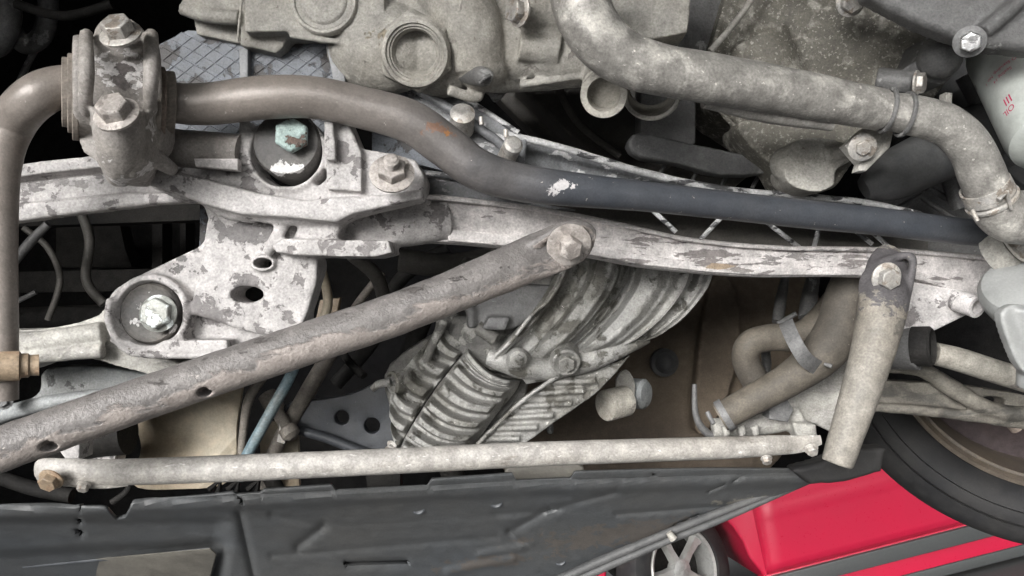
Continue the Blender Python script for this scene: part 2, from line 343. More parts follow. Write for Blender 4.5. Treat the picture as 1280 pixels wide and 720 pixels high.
def bolt(th, px, py, d, r, ax=(0, .3, 1), m='bolt', wash=1.45, h=.6, sub=None, flange_m=None, up=None, name='bolt', stud=0):
    c = P(px, py, d); rm = r * d / F; ax = Vector(ax).normalized()
    b = B().hexa(c + ax * rm * .12, ax, rm, rm * h, up)
    o = finish(name, b, M[m], th, sub, bevel=rm * .05)
    if stud:
        st = B()
        pr = []
        for k in range(10): pr += [(rm * stud, rm * (h + k * .09)), (rm * stud * .88, rm * (h + .045 + k * .09))]
        st.lathe(c, ax, pr + [(rm * stud * .7, rm * (h + .95))], 20)
        finish('stud', st, M[m], th, o if not sub else sub)
    if wash:
        w = B().lathe(c, ax, [(rm * .6, -rm * .12), (rm * wash, -rm * .12), (rm * wash * 1.02, rm * .06), (rm * wash * .9, rm * .16), (rm * .7, rm * .22), (rm * .6, -rm * .12)], 36)
        finish('washer', w, M[flange_m or m], th, o if not sub else sub)
    return o
def spline(pts, n=6, closed=True):
    out = []; N = len(pts)
    rng_ = range(N) if closed else range(N - 1)
    for i in rng_:
        g = (lambda k: pts[k % N]) if closed else (lambda k: pts[min(max(k, 0), N - 1)])
        p0, p1, p2, p3 = g(i - 1), g(i), g(i + 1), g(i + 2)
        for k in range(n):
            t = k / n
            out.append(tuple(.5 * ((2 * b) + (c - a) * t + (2 * a - 5 * b + 4 * c - d) * t * t + (3 * b - a - 3 * c + d) * t ** 3) for a, b, c, d in zip(p0, p1, p2, p3)))
    if not closed: out.append(pts[-1])
    return out
def ell(cx, cy, rx, ry=None, n=24, rot=0.):
    ry = ry or rx
    return [(cx + rx * math.cos(a) * math.cos(rot) - ry * math.sin(a) * math.sin(rot), cy + rx * math.cos(a) * math.sin(rot) + ry * math.sin(a) * math.cos(rot)) for a in [2 * math.pi * k / n for k in range(n)]]
def lin(x0, d0, x1, d1): return lambda x, y: d0 + (d1 - d0) * (x - x0) / (x1 - x0)

# ================================================================== the setting
gb = B(); gb.quad(Vector((-300, -300, 0)), Vector((300, -300, 0)), Vector((300, 300, 0)), Vector((-300, 300, 0)))
g = finish('ground', gb, M['asphalt'], None, kind='structure'); g.matrix_world = Matrix()

# ================================================================== lifted car: body shell behind everything
T = Thing('car_body', 'engine bay walls of the lifted car coloured black as shade, with added panels that block sky light', 'car body', (640, 300, 1.25))
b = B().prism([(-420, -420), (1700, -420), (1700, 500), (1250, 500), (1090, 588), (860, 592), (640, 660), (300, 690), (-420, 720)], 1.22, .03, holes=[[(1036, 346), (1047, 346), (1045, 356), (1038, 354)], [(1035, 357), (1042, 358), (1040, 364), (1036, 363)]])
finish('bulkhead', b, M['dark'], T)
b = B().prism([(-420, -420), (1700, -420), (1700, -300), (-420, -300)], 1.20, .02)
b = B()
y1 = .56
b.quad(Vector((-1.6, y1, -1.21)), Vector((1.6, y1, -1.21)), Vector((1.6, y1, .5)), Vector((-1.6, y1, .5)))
finish('sky_blocker_panel', b, M['dark'], T)  # unseen panel over the camera, added to block sky light from above
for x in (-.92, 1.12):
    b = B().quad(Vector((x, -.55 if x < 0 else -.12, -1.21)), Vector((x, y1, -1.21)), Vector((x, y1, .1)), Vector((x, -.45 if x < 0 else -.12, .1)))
    finish('side_light_blocker', b, M['dark'], T)  # unseen side panels, set close to keep sky light off the sides
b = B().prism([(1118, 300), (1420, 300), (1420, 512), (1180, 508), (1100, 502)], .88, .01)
finish('wheel_cover_sheet', b, M['dark'], T)  # near black sheet covering the upper part of the wheel
# dim beams and bars seen through the left opening
b = B().path([(10, 400, 1.0, 15), (250, 390, 1.0, 14)], flat=1)
b.prism([(15, 340), (240, 335), (230, 362), (15, 366)], 1.0, .03)
b.prism([(70, 282), (150, 282), (156, 310), (165, 334), (70, 334)], 1.1, .03)
b.prism([(190, 265), (203, 265), (203, 335), (190, 335)], 1.05, .03)
b.prism([(225, 265), (232, 265), (232, 325), (225, 325)], 1.05, .03)
b.prism([(0, 262), (250, 255), (250, 275), (0, 284)], .9, .03)
pieces('cross_member', b, M['darkpart'], T)
T = Thing('coil_spring', 'dim grey coil spring in the dark upper left corner', 'spring', (30, 30, .95))
b = B().path([(-60, 30, .95, 13), (-10, 60, .92, 13), (12, 30, .9, 13), (10, -30, .92, 13)])
b.path([(10, 30, .98, 11), (30, 55, .96, 12), (52, 45, .95, 12), (60, 10, .95, 12), (58, -40, .97, 12)])
b.path([(45, 60, 1.0, 4), (22, 110, 1.0, 4), (18, 160, 1.0, 4)])
pieces('coil', b, M['greyslab'], T)

T = Thing('inner_panel', 'brown dusty body panel with a black grommet behind the gearbox', 'body panel', (840, 560, .95))
b = B().prism(spline([(700, 330), (1000, 330), (1010, 480), (960, 590), (850, 600), (640, 600), (640, 480)], 5), lambda x, y: .98 - .05 * math.sin((x - 780) / 50.) * .4, .02)
b.prism(spline([(890, 350), (920, 360), (925, 440), (900, 520), (870, 540), (872, 450)], 5), .95, .03)
finish('panel', b, M['brown'], T, remesh=.004, smooth=4)
b = B().lathe(P(830, 453, .965), (.1, 0, 1), [(.017, -.004), (.017, .004), (.013, .007), (.009, .002), (.006, 0)], 24)
finish('grommet', b, M['blackhose'], T)

T = Thing('heat_shield', 'tan curved heat shield below the long diagonal brace', 'heat shield', (230, 590, .72))
b = B().prism(spline([(163, 470), (240, 455), (300, 462), (296, 530), (288, 600), (220, 612), (166, 606), (176, 560), (166, 520)], 5), lambda x, y: .72 + .03 * ((x - 250) / 70.) ** 2, .004, bev=.001)
finish('shield', b, M['tan'], T)
T = Thing('mounting_panel', 'beige flat bracket hanging under the two hole black bracket', 'bracket', (350, 570, .8))
b = B().prism([(322, 530), (372, 522), (374, 608), (330, 618)], .80, .006, bev=.001)
finish('plate', b, M['tan'], T)

T = Thing('blue_hose', 'thin dusty blue hose beside the beige bracket', 'hose', (305, 590, .7))
b = B().path([(372, 452, .70, 6), (355, 485, .70, 7), (330, 530, .70, 7), (306, 575, .70, 7), (298, 600, .7, 7)])
finish('hose', b, M['blue'], T)
T = Thing('brake_pipe', 'bent thin beige pipe just left of the blue hose', 'pipe', (305, 590, .7))
b = B().path([(345, 450, .72, 6), (313, 495, .72, 6), (304, 540, .72, 5), (300, 600, .72, 5)])
finish('pipe', b, M['oldpipe'], T)
for i, (pts, lb) in enumerate([
    ([(420, 430, .78, 9), (390, 480, .78, 10), (345, 560, .78, 9), (330, 610, .78, 9)], 'brown stained pipe right of the blue hose, passing behind the black bracket'),
    ([(478, 340, .9, 5), (440, 390, .9, 5), (415, 440, .9, 5), (385, 500, .9, 6)], 'slim grey pipe running down from the subframe arm end'),
    ([(560, 310, .95, 9), (500, 350, .95, 9), (470, 420, .95, 9), (420, 480, .95, 9)], 'dark pipe crossing the gap above the diagonal brace'),
    ([(280, 480, .8, 8), (276, 540, .8, 8), (270, 610, .8, 8)], 'black pipe hugging the right edge of the tan heat shield'),
    ([(560, 330, .8, 12), (520, 420, .8, 12), (500, 480, .8, 12)], 'black pipe beside the ribbed gearbox end cover')]):
    T = Thing('engine_pipe', lb, 'pipe', pts[-1][:3])
    finish('pipe', B().path(pts), M['oldpipe' if i in (0, 1) else 'darkpart'], T); tag(T.o, group='thin pipes in the dark gaps round the diagonal brace')
T = Thing('rusty_tab', 'small rust orange tab behind the diagonal brace', 'bracket', (400, 395, .85))
finish('tab', B().prism([(400, 375), (425, 372), (420, 400), (392, 410)], .85, .01, bev=.001), M['brass'], T)

T = Thing('holed_bracket', 'blue black steel bracket with two round holes left of the gearbox', 'bracket', (430, 560, .8))
b = B().prism(spline([(358, 505), (400, 500), (440, 492), (478, 478), (500, 500), (530, 560), (500, 580), (440, 560), (395, 545), (360, 535)], 4), .78, .012,
              holes=[ell(427, 522, 9), ell(465, 532, 10)], bev=.0015)
b.path([(360, 536, .775, 5), (400, 545, .772, 6), (440, 560, .772, 6), (500, 582, .775, 6)])
finish('plate', b, M['navy'], T)
b = B().lathe(P(345, 512, .77), (.6, -.8, .3), [(.004, -.02), (.009, -.018), (.009, .0), (.006, .004), (.006, .02), (.009, .022), (.009, .03), (.004, .034)], 18)
finish('joint', b, M['oldpipe'], T)
finish('clip', B().prism([(350, 528), (362, 532), (355, 555), (346, 552)], .76, .004), M['bolt'], T)
bolt(T, 490, 562, .78, 8, (-.5, -.2, 1), 'bolt')

T = Thing('lower_bracket', 'black jagged bracket ends showing between the white tube and the undertray', 'bracket', (300, 605, .72))
b = B()
for x in (262, 285, 310): b.path([(x, 612, .7, 4), (x + 14, 600, .7, 4), (x + 10, 618, .7, 4)], sm=False)
b.path([(335, 590, .75, 10), (350, 620, .75, 10)]); b.path([(560, 580, .75, 14), (575, 612, .75, 14)])
b.prism([(455, 575), (500, 575), (500, 612), (460, 615)], .75, .02)
pieces('bracket_tab', b, M['darkpart'], T)
T = Thing('olive_flange', 'olive grey flat flange seen over the undertray notch', 'flange', (680, 595, .72))
finish('flange', B().prism(spline([(640, 580), (720, 578), (722, 600), (640, 604)], 3), .70, .02, bev=.002), M['grime'], T)

for pts, mt, lb in [
    ([(30, 285, .85, 4), (60, 310, .85, 4), (75, 350, .85, 4), (60, 400, .85, 4)], 'dimmetal', 'dim curved cable in the opening left of the subframe leg'),
    ([(100, 262, .9, 6), (112, 300, .9, 6), (108, 350, .9, 6), (130, 380, .9, 6)], 'dimmetal', 'dim upright cable in the middle of the left opening'),
    ([(440, 318, .8, 9), (470, 345, .82, 9), (482, 380, .84, 9)], 'dimmetal', 'dim hose end just under the subframe arm tip'),
    ([(400, 330, .75, 6), (410, 380, .76, 6), (392, 420, .76, 6)], 'tan', 'cream stained pipe right of the subframe leg'),
    ([(500, 325, .8, 15), (560, 332, .8, 15), (620, 322, .8, 14)], 'dimmetal', 'dim thick pipe right below the left half of the cross beam'),
    ([(455, 470, .8, 5), (430, 440, .82, 5), (455, 410, .84, 5)], 'darkpart', 'thin black cable looping above the two hole bracket'),
    ([(690, 90, .75, 5), (720, 150, .75, 5), (775, 195, .75, 5)], 'dimmetal', 'dim cable behind the twin outlets of the pale casting'),
    ([(20, 5, .8, 6), (80, 20, .8, 6), (140, 5, .8, 6)], 'darkpart', 'black cable above the coil spring')]:
    T = Thing('engine_pipe', lb, 'pipe', pts[-1][:3], group='thin pipes in the dark gaps round the diagonal brace')
    finish('pipe', B().path(pts, sides=16), M[mt], T)
T = Thing('brake_hose_union', 'small bright hex union on the pipes left of the gearbox', 'pipe union', (365, 520, .74))
bolt(T, 366, 455, .74, 7, (.5, .5, 1), 'bolt', wash=1.2)
# ================================================================== upper casting (pale)
DC = .57
T = Thing('engine_sump_casting', 'pale dusty alloy engine casting across the top with a round embossed disc', 'engine casting', (450, 40, .57))
b = B()
b.prism([(222, -60), (226, -5), (232, 14), (300, 26), (300, 56), (345, 66), (354, 58), (362, 42), (420, 50), (478, 62), (560, 70), (600, 60), (760, 60), (860, 40), (870, -60)], lambda x, y: .57 + max(0, (y - 20)) * .0002, .07)
b.prism([(238, 10), (300, 10), (300, 54), (246, 43)], .585, .06)
b.prism([(300, -60), (480, -60), (480, 42), (400, 38), (306, 40)], .562, .05)
b.path([(228, 10, .575, 9), (262, 20, .572, 9), (300, 22, .57, 9)], sub=4)
b.ball(P(480, 60, .585), .038, 1.1, .9, .7)
b.ball(P(555, 55, .590), .036, 1.1, 1.1, .8)
b.ball(P(645, 60, .590), .032, 1.5, .85, .8)
b.path([(560, -20, .57, 45), (590, 40, .57, 40), (600, 88, .575, 33)])
b.ball(P(603, 88, .575), .0185, 1, .8, 1)
b.path([(700, -40, .57, 40), (690, 60, .58, 42), (745, 75, .58, 28), (830, 90, .60, 22), (880, 95, .6, 15)])
b.path([(652, 13, .555, 22), (730, 28, .57, 26)], sm=False)
b.path([(755, 112, .55, 29), (765, 70, .60, 30)], sm=False)
b.path([(610, 104, .58, 12), (670, 102, .60, 12), (750, 92, .60, 14)])
cut = B().lathe(P(403 * 0 + 755, 119, .552), P(755, 119, .52) - P(762, 85, .60), [(.011, -.035), (.0108, .02)], 28)
b.path([(560, 112, .572, 7), (600, 118, .58, 6), (560, 40, .565, 5)])
b.path([(650, 106, .58, 5), (700, 98, .57, 5), (745, 92, .57, 5)]); b.path([(362, 44, .565, 4), (420, 52, .565, 4), (478, 60, .57, 4)])
b.path([(650, 55, .565, 20), (700, 62, .565, 22)])
pan = finish('casting', b, M['pan'], T, remesh=.0013, smooth=2, disp=.0011, ds=.012, cut=None)
b = B().lathe(P(405, 2, .5605), (0, 0, 1), [(.0235, -.004), (.0232, .0008), (.0222, .002), (.0205, .002), (.0195, .0008), (.0165, .0008), (.0155, .002), (.014, .0026), (.001, .0026)], 56)
finish('embossed_disc', b, M['pan'], T)
finish('parting_line', B().path([(305, -20, .562, 1.6), (300, 20, .561, 1.6), (297, 52, .565, 1.6)], sides=8), M['pan'], T)
# sockets
b = B().lathe(P(522, 62, .56), (-.05, -.42, 1), [(.0135, -.03), (.029, -.03), (.028, -.002), (.0265, 0), (.0185, .0006), (.018, .002), (.0165, .0022), (.016, .0002), (.0150, -.001), (.0145, -.006), (.0135, -.012), (.0135, -.03)], 48)
b6 = B().hexa(P(522, 62, .575), (-.05, -.42, 1), .0285, .019, hole=.0178, up=Vector((1, .75, 0)))
finish('port_hex', b6, M['pan'], T, bevel=.0012)
b = B().lathe(P(522, 64, .566), (-.05, -.42, 1), [(.0135, -.04), (.0245, -.04), (.0243, .011), (.0228, .0135), (.0205, .0138), (.0195, .0122), (.0182, .0122), (.0176, .0108), (.0165, .0108), (.016, .009), (.0150, .008), (.0140, .002), (.0135, -.04)], 40)
finish('port_thread', b, M['pan'], T)
b = B().lathe(P(522, 62, .60), (-.05, -.42, 1), [(.0001, 0), (.0135, 0), (.0135, .002), (.0001, .002)], 24)
finish('port_floor', b, M['brown'], T)
# pipe stubs
ax = (-.12, -.35, 1)
b = B().lathe(P(755, 118, .54), ax, [(.0095, -.04), (.0162, -.04), (.0160, 0), (.0155, .001), (.0115, .001), (.0108, -.001), (.0095, -.04)], 40)
finish('outlet', b, M['pan'], T)
b = B().lathe(P(815, 118, .56), (-.15, -.45, 1), [(.016, -.035), (.0195, -.035), (.0185, 0), (.0175, .001), (.0155, 0), (.0145, -.035), (.016, -.035)], 40, squash=1.1)
finish('outlet', b, M['pan'], T)
b = B().path([(585, 92, .575, 14), (605, 96, .556, 12), (613, 99, .555, 8)])
b.path([(600, 103, .548, 2.5), (606, 98, .546, 2.5), (613, 94, .547, 2.5)])
finish('plug', b, M['greyslab'], T)
bolt(T, 650, 15, .535, 15, (-.9, 0, .7), 'bolt', wash=1.25, h=.8)
b = B().prism(spline([(606, 98), (640, 102), (632, 116), (620, 127), (612, 120)], 4), .6, .003)
finish('tab', b, M['greyslab'], T)

# black web and structures behind bar, upper middle
T = Thing('engine_block_side', 'dark engine block side with soot and beams above the black rail', 'engine block', (720, 150, .8))
b = B().prism([(560, 60), (900, 60), (960, 200), (900, 250), (700, 200)], .86, .04)
b.prism([(640, 100), (760, 110), (850, 200), (820, 220), (735, 190)], .80, .06)
finish('block', b, M['dimmetal'], T, remesh=.003, smooth=3)
b = B().prism(spline([(785, 180), (800, 165), (860, 178), (960, 200), (965, 215), (900, 218), (850, 205), (800, 196)], 3), .66, .02, bev=.002)
b.prism([(800, 100), (870, 120), (870, 180), (820, 190), (800, 165)], .68, .03)
finish('bracket', b, M['greyslab'], T, remesh=.002, smooth=3, disp=.001, ds=.01)
b = B()
for x in (840, 885, 925, 965): b.path([(x, 190, .7, 2.5), (x - 25, 235, .7, 2.5)])
pieces('fin', b, M['greyslab'], T)
T = Thing('dark_duct', 'dark smooth duct between the pale curved pipe and the gearbox housing', 'duct', (860, 30, .7))
b = B().prism([(770, -50), (960, -50), (885, 62), (850, 85), (790, 60)], lambda x, y: .66 + (x - 770) * .0002, .04, bev=.004)
finish('duct', b, M['greyslab'], T)
finish('edge', B().path([(965, -40, .64, 4), (925, 20, .64, 4), (888, 64, .64, 4)]), M['pan'], T)
finish('edge', B().path([(805, -20, .64, 3), (785, 22, .64, 3)]), M['pan'], T)

# gearbox housing upper right
T = Thing('gearbox_housing', 'grimy mottled gearbox housing behind the pale pipe at upper right', 'gearbox housing', (1000, 200, .66))
b = B()
b.prism(spline([(900, 20), (960, -80), (1200, -80), (1200, 60), (1170, 120), (1120, 165), (1060, 205), (1000, 200), (930, 160), (888, 120)], 4), lambda x, y: .665 + .03 * math.sin((x - 900) / 80) , .08)
b.path([(940, 60, .69, 50), (985, 150, .68, 40), (1010, 190, .66, 32)])
b.prism(spline([(930, 150), (1050, 150), (1080, 182), (1064, 206), (1044, 234), (1015, 239), (985, 232), (968, 208), (935, 180)], 4), .632, .05)
b.ball(P(1040, 40, .69), .06, 1, 1, .5)
b.path([(885, 120, .66, 4), (920, 160, .66, 4), (960, 190, .65, 4)])
finish('housing', b, M['case'], T, remesh=.002, smooth=4, disp=.0014, ds=.012)
b = B().prism(spline([(990, 178), (1030, 172), (1072, 186), (1062, 202), (1046, 212), (1043, 230), (1022, 240), (992, 233), (980, 214)], 4), .618, .035)
b.path([(1030, 195, .62, 12), (1060, 188, .615, 8)]); b.ball(P(985, 205, .63), .014)
finish('foot', b, M['pan'], T, remesh=.0014, smooth=7, disp=.001, ds=.012)
b = B().prism(spline([(1120, 95), (1150, 70), (1160, 45), (1185, 42), (1200, 75), (1180, 105), (1150, 100), (1150, 130), (1120, 125)], 4), .62, .04)
b.path([(1095, 100, .61, 16), (1140, 104, .60, 15)], sm=False)
b.ball(P(1175, 72, .61), .016)
finish('boss', b, M['greyslab'], T, remesh=.0016, smooth=4, disp=.001, ds=.01)
bolt(T, 1146, 104, .585, 13, (.75, -.1, .6), 'bolt', wash=1.2)
bolt(T, 1063, 2, .62, 15, (0, -.3, 1), 'bolt', wash=1.2)
T = Thing('end_cover', 'dark grey casting corner overhanging the white oil filter', 'engine casting', (1200, 20, .58))
b = B().prism([(1075, -60), (1300, -60), (1310, 66), (1240, 58), (1195, 46), (1150, 28), (1085, -6)], lambda x, y: .56 - (x - 1100) * .0001, .018, bev=.005)
b.path([(1230, 40, .545, 10), (1300, -20, .54, 10)])
finish('cover', b, M['greyslab'], T, remesh=.0016, smooth=3, disp=.001, ds=.012)
bolt(T, 1212, 52, .525, 13, (-.45, -.35, 1), 'bright', wash=1.45, h=1.1, flange_m='greyslab')

# oil filter
T = Thing('oil_filter', 'white oil filter can with red printing at upper right', 'oil filter', (1270, 110, .60))
fa = (P(1350, 215, .555) - P(1280, 84, .62)).normalized(); fc = P(1280, 74, .625); fr = .0375
b = B().lathe(fc, fa, [(.001, -.026), (fr * .7, -.026), (fr * .93, -.022), (fr, -.012), (fr, .075), (fr * .96, .085), (fr * .7, .092), (.001, .094)], 64)
can = finish('can', b, M['filt'], T)
fu = (Vector((0, 0, 1)) - fa * fa.z).normalized(); fv = fa.cross(fu)
def filter_text(txt, size, along, ang0, name):
    cu = bpy.data.curves.new('txt', 'FONT'); cu.body = txt; cu.size = size
    to = bpy.data.objects.new('txt', cu); COL.objects.link(to)
    dg = bpy.context.evaluated_depsgraph_get(); dg.update()
    me = bpy.data.meshes.new_from_object(to.evaluated_get(dg)); bpy.data.objects.remove(to)
    bm = bmesh.new(); bm.from_mesh(me); bpy.data.meshes.remove(me)
    bmesh.ops.subdivide_edges(bm, edges=[e for e in bm.edges if e.calc_length() > size * .3], cuts=2)
    for v in bm.verts:
        a = ang0 + v.co.x / fr; h = along + v.co.y
        v.co = fc + fa * h + (fu * math.cos(a) + fv * math.sin(a)) * (fr + .00025)
    q = B(); q.bm.free(); q.bm = bm
    return finish(name, q, M['redprint'], T, can, flat=True)
filter_text('CO Standing, No. 1', .0040, .028, .80, 'print')
filter_text('Sealing 14', .0040, .034, 1.02, 'print')
filter_text('III', .010, .055, 1.25, 'print')
filter_text('OIL', .007, .064, 1.28, 'print')
T = T

# thick black hose right
T = Thing('black_hose', 'thick black rubber hose end under the pale pipe bend', 'hose', (1090, 235, .7))
b = B().path([(1290, 130, .72, 36), (1220, 168, .70, 36), (1150, 203, .68, 34), (1105, 224, .67, 29), (1080, 236, .67, 14)])
finish('hose', b, M['blackhose'], T)
T = Thing('bracing_rib_panel', 'black ribbed panel with pale edges behind the steel bar at right', 'engine panel', (1150, 270, .8))
b = B().prism([(1080, 250), (1230, 200), (1290, 240), (1260, 330), (1080, 310)], .80, .03)
b.path([(1120, 262, .77, 4), (1150, 245, .77, 4), (1195, 275, .77, 4)], sm=False)
b.path([(1160, 235, .77, 4), (1220, 268, .77, 4)], sm=False)
b.path([(1185, 220, .76, 10), (1200, 260, .76, 10)])
finish('panel', b, M['greyslab'], T)
finish('cap', B().prism([(1183, 115), (1191, 116), (1190, 132), (1182, 130)], .62, .01, bev=.001), M['pan'], T)
T = Thing('shroud', 'dark grey angular shroud left of the oil filter', 'shroud', (1210, 200, .72))
b = B().prism([(1150, 130), (1190, 80), (1210, 70), (1285, 190), (1290, 240), (1230, 190)], .74, .03, bev=.003)
b.path([(1215, 90, .70, 20), (1275, 200, .70, 20)])
finish('shroud', b, M['blackhose'], T)

# ================================================================== pale coolant pipe
T = Thing('coolant_pipe', 'thick pale chalky pipe bending in from the top and running right', 'pipe', (900, 105, .5))
b = B().path([(716, -70, .50, 40), (722, -15, .50, 37), (738, 32, .50, 36), (772, 68, .505, 34), (820, 86, .51, 32), (900, 100, .52, 31), (1000, 118, .535, 29), (1100, 137, .55, 26)], wob=.03)
b.path([(1097, 137, .55, 23), (1150, 146, .55, 25), (1185, 158, .552, 26), (1212, 184, .555, 26), (1226, 215, .56, 27), (1238, 246, .565, 27)], wob=.03)
b.path([(1236, 240, .565, 27), (1250, 262, .57, 31), (1275, 272, .575, 34), (1320, 265, .58, 34)])
b.path([(880, 125, .53, 10), (960, 142, .54, 12), (1040, 156, .548, 8)])
finish('pipe', b, M['pipe'], T)
for x, y, dx in ((1108, 138, 0), (1131, 143, 0)):
    b = B().lathe(P(x, y, .55), P(1150, 146, .55) - P(1097, 137, .55), [(.0138, -.0015), (.0156, -.0012), (.016, .0), (.0156, .0012), (.0138, .0015), (.0138, -.0015)], 40)
    finish('bead', b, M['greyslab'], T)
ax = P(1250, 262, .57) - P(1226, 215, .56)
b = B().lathe(P(1234, 238, .565), ax, [(.0152, -.005), (.0168, -.005), (.0170, .005), (.0152, .005), (.0152, -.005)], 40)
b.lathe(P(1236, 242, .565), ax, [(.0165, .004), (.018, .005), (.0178, .007), (.0165, .008), (.0165, .004)], 40)
cl = finish('hose_clamp', b, M['bolt'], T)
finish('clamp_tail', B().path([(1248, 250, .545, 3), (1258, 240, .545, 3), (1264, 262, .55, 2)], sm=False).path([(1215, 262, .55, 2.5), (1222, 276, .55, 2.5)], sm=False), M['bolt'], T, cl)
b = B().prism([(1056, 182), (1080, 160), (1118, 162), (1113, 184), (1083, 214), (1072, 214), (1075, 204)], .575, .01, bev=.0015)
br = finish('bracket', b, M['pan'], T)
bolt(T, 1078, 184, .565, 10, (-.1, -.4, 1), 'bolt', wash=1.7, sub=None)

# ================================================================== stabiliser bar
T = Thing('stabiliser_bar', 'long grey steel bar bending across the picture, rusty spot at its kink', 'stabiliser bar', (400, 125, .52))
b = B().path([(4, 500, .475, 17), (3, 420, .475, 18), (1, 300, .478, 19), (2, 210, .48, 22), (14, 158, .485, 26), (44, 122, .475, 27), (85, 108, .482, 26), (150, 115, .497, 26),
              (212, 128, .510, 25), (260, 130, .515, 26), (330, 122, .512, 27), (392, 122, .515, 26), (450, 134, .52, 26), (512, 152, .525, 27), (556, 182, .53, 27), (594, 210, .533, 26), (640, 226, .54, 24), (700, 235, .545, 22),
              (800, 245, .56, 19), (900, 256, .58, 18), (1000, 267, .60, 18), (1100, 277, .62, 17.5), (1180, 287, .635, 17), (1225, 291, .642, 16.5), (1250, 289, .648, 16), (1300, 268, .655, 16)], sides=36)
finish('bar', b, M['bar'], T)
# ================================================================== clamp on the bar
T = Thing('bar_clamp', 'cast clamp with rubber bushing holding the steel bar at upper left', 'clamp', (148, 120, .49))
X = Vector((1, 0, 0)); AX = Vector((.88, 0, -.475)).normalized(); NX = Vector((.475, 0, .88)).normalized(); ca = P(149, 98, .470) - NX * .030
def xr(px): return (px - 149) / F * .482
b = B()
b.lathe(ca, AX, [(.001, xr(99)), (.029, xr(99)), (.030, xr(106)), (.0305, xr(149)), (.030, xr(190)), (.029, xr(197)), (.001, xr(197))], 48)
b.path([(151, 74, .492, 36), (152, 46, .474, 30)], sm=False)
b.path([(151, 60, .485, 34), (152, 38, .474, 25)], sm=False)
for x, DX in ((108, .462), (189, .480)):
    b.path([(x, 142, DX + .475 - .47, 7), (x - 1, 120, DX + .462 - .47, 8.5), (x, 92, DX + .456 - .47, 9.5), (x, 62, DX + .462 - .47, 9), (x, 42, DX + .472 - .47, 8)])
b.prism([(100, 128), (192, 128), (194, 165), (190, 180), (170, 205), (160, 226), (138, 226), (126, 206), (104, 190), (98, 176)], .485, .03)
b.prism([(112, 140), (184, 140), (180, 200), (166, 222), (136, 222), (118, 200)], .474, .02)
b.path([(147, 136, .462, 31), (149, 170, .468, 30), (150, 200, .476, 25), (150, 222, .488, 16)])
b.path([(175, 185, .49, 12), (205, 205, .505, 10), (215, 212, .52, 8)])
finish('body', b, M['clamp'], T, remesh=.0011, smooth=3, disp=.0006, ds=.012)
def ring(px, cy, d, w, r, name, m):
    c = P(px, cy, d) - NX * r
    b = B().lathe(c, AX, [(.008, -w / 2), (r, -w / 2), (r * 1.01, w / 2), (.008, w / 2), (.008, -w / 2)], 56)
    finish(name, b, M[m], T, bevel=.0006)
ring(82, 106, .462, .0045, .0205, 'bushing', 'bushrub'); ring(88, 106, .463, .0035, .0235, 'bushing_flange', 'bushrub'); ring(94, 106, .464, .0035, .0275, 'bushing_flange', 'bushrub')
ring(199, 119, .482, .0035, .0255, 'bushing_flange', 'bushrub'); ring(205, 120, .485, .0035, .0225, 'bushing_flange', 'rustbar'); ring(213, 120, .492, .0075, .0195, 'bushing', 'bushrub')
bolt(T, 151, 43, .455, 19, (-.02, .62, .8), 'bolt', wash=1.32, h=.9, up=Vector((1, .2, 0)))
bolt(T, 146, 143, .444, 21, (-.02, .55, .85), 'boltdust', wash=1.32, h=.8, up=Vector((1, .3, 0)))

# ================================================================== diamond plate
T = Thing('diamond_plate', 'grey plate embossed with a diamond pattern behind the steel bar', 'plate', (320, 150, .60))
DP = lambda x, y: .585 + .0 * x
b = B().prism([(190, 60), (235, 38), (420, 50), (430, 120), (432, 215), (190, 215)], .592, .012)
u = (13.5, 7.5); v = (12.0, -9.5); k = .86
for i in range(-22, 30):
    for j in range(-22, 30):
        cx = 310 + u[0] * i + v[0] * j; cy = 110 + u[1] * i + v[1] * j
        if not (198 < cx < 424 and 44 < cy < 208): continue
        if cy < 62 - (cx - 198) * .5: continue
        if 170 < cy and 318 < cx < 402: continue
        def q(a, c, d, kk): return P(cx + (u[0] * a + v[0] * c) * kk, cy + (u[1] * a + v[1] * c) * kk, d)
        lo = [q(a, c, .5922, .49) for a, c in ((-1, -1), (1, -1), (1, 1), (-1, 1))]
        hi = [q(a, c, .5914, .455) for a, c in ((-1, -1), (1, -1), (1, 1), (-1, 1))]
        vs = [b.bm.verts.new(p) for p in lo + hi]
        b.bm.faces.new(vs[4:]); 
        for a in range(4): b.bm.faces.new((vs[a], vs[(a + 1) % 4], vs[4 + (a + 1) % 4], vs[4 + a]))
finish('plate', b, M['plate'], T)
T = Thing('ribbed_sleeve', 'dusty brown grey sleeve below the clamp beside the round mount', 'sleeve', (250, 190, .56))
b = B().path([(175, 182, .54, 25), (240, 188, .54, 25), (302, 193, .54, 25)])
finish('sleeve', b, M['greysleeve'], T, disp=.0005, ds=.01)
b = B().prism([(242, 198), (297, 198), (297, 213), (244, 208)], .522, .008, bev=.001)
finish('pad', b, M['beam'], T)
b = B().prism([(404, 40), (424, 45), (433, 110), (418, 110)], .575, .02, bev=.001)
finish('rib', b, M['rail'], T)
b = B().prism([(298, 60), (310, 60), (310, 110), (300, 110)], .584, .01, bev=.001)
finish('rib', b, M['rail'], T)

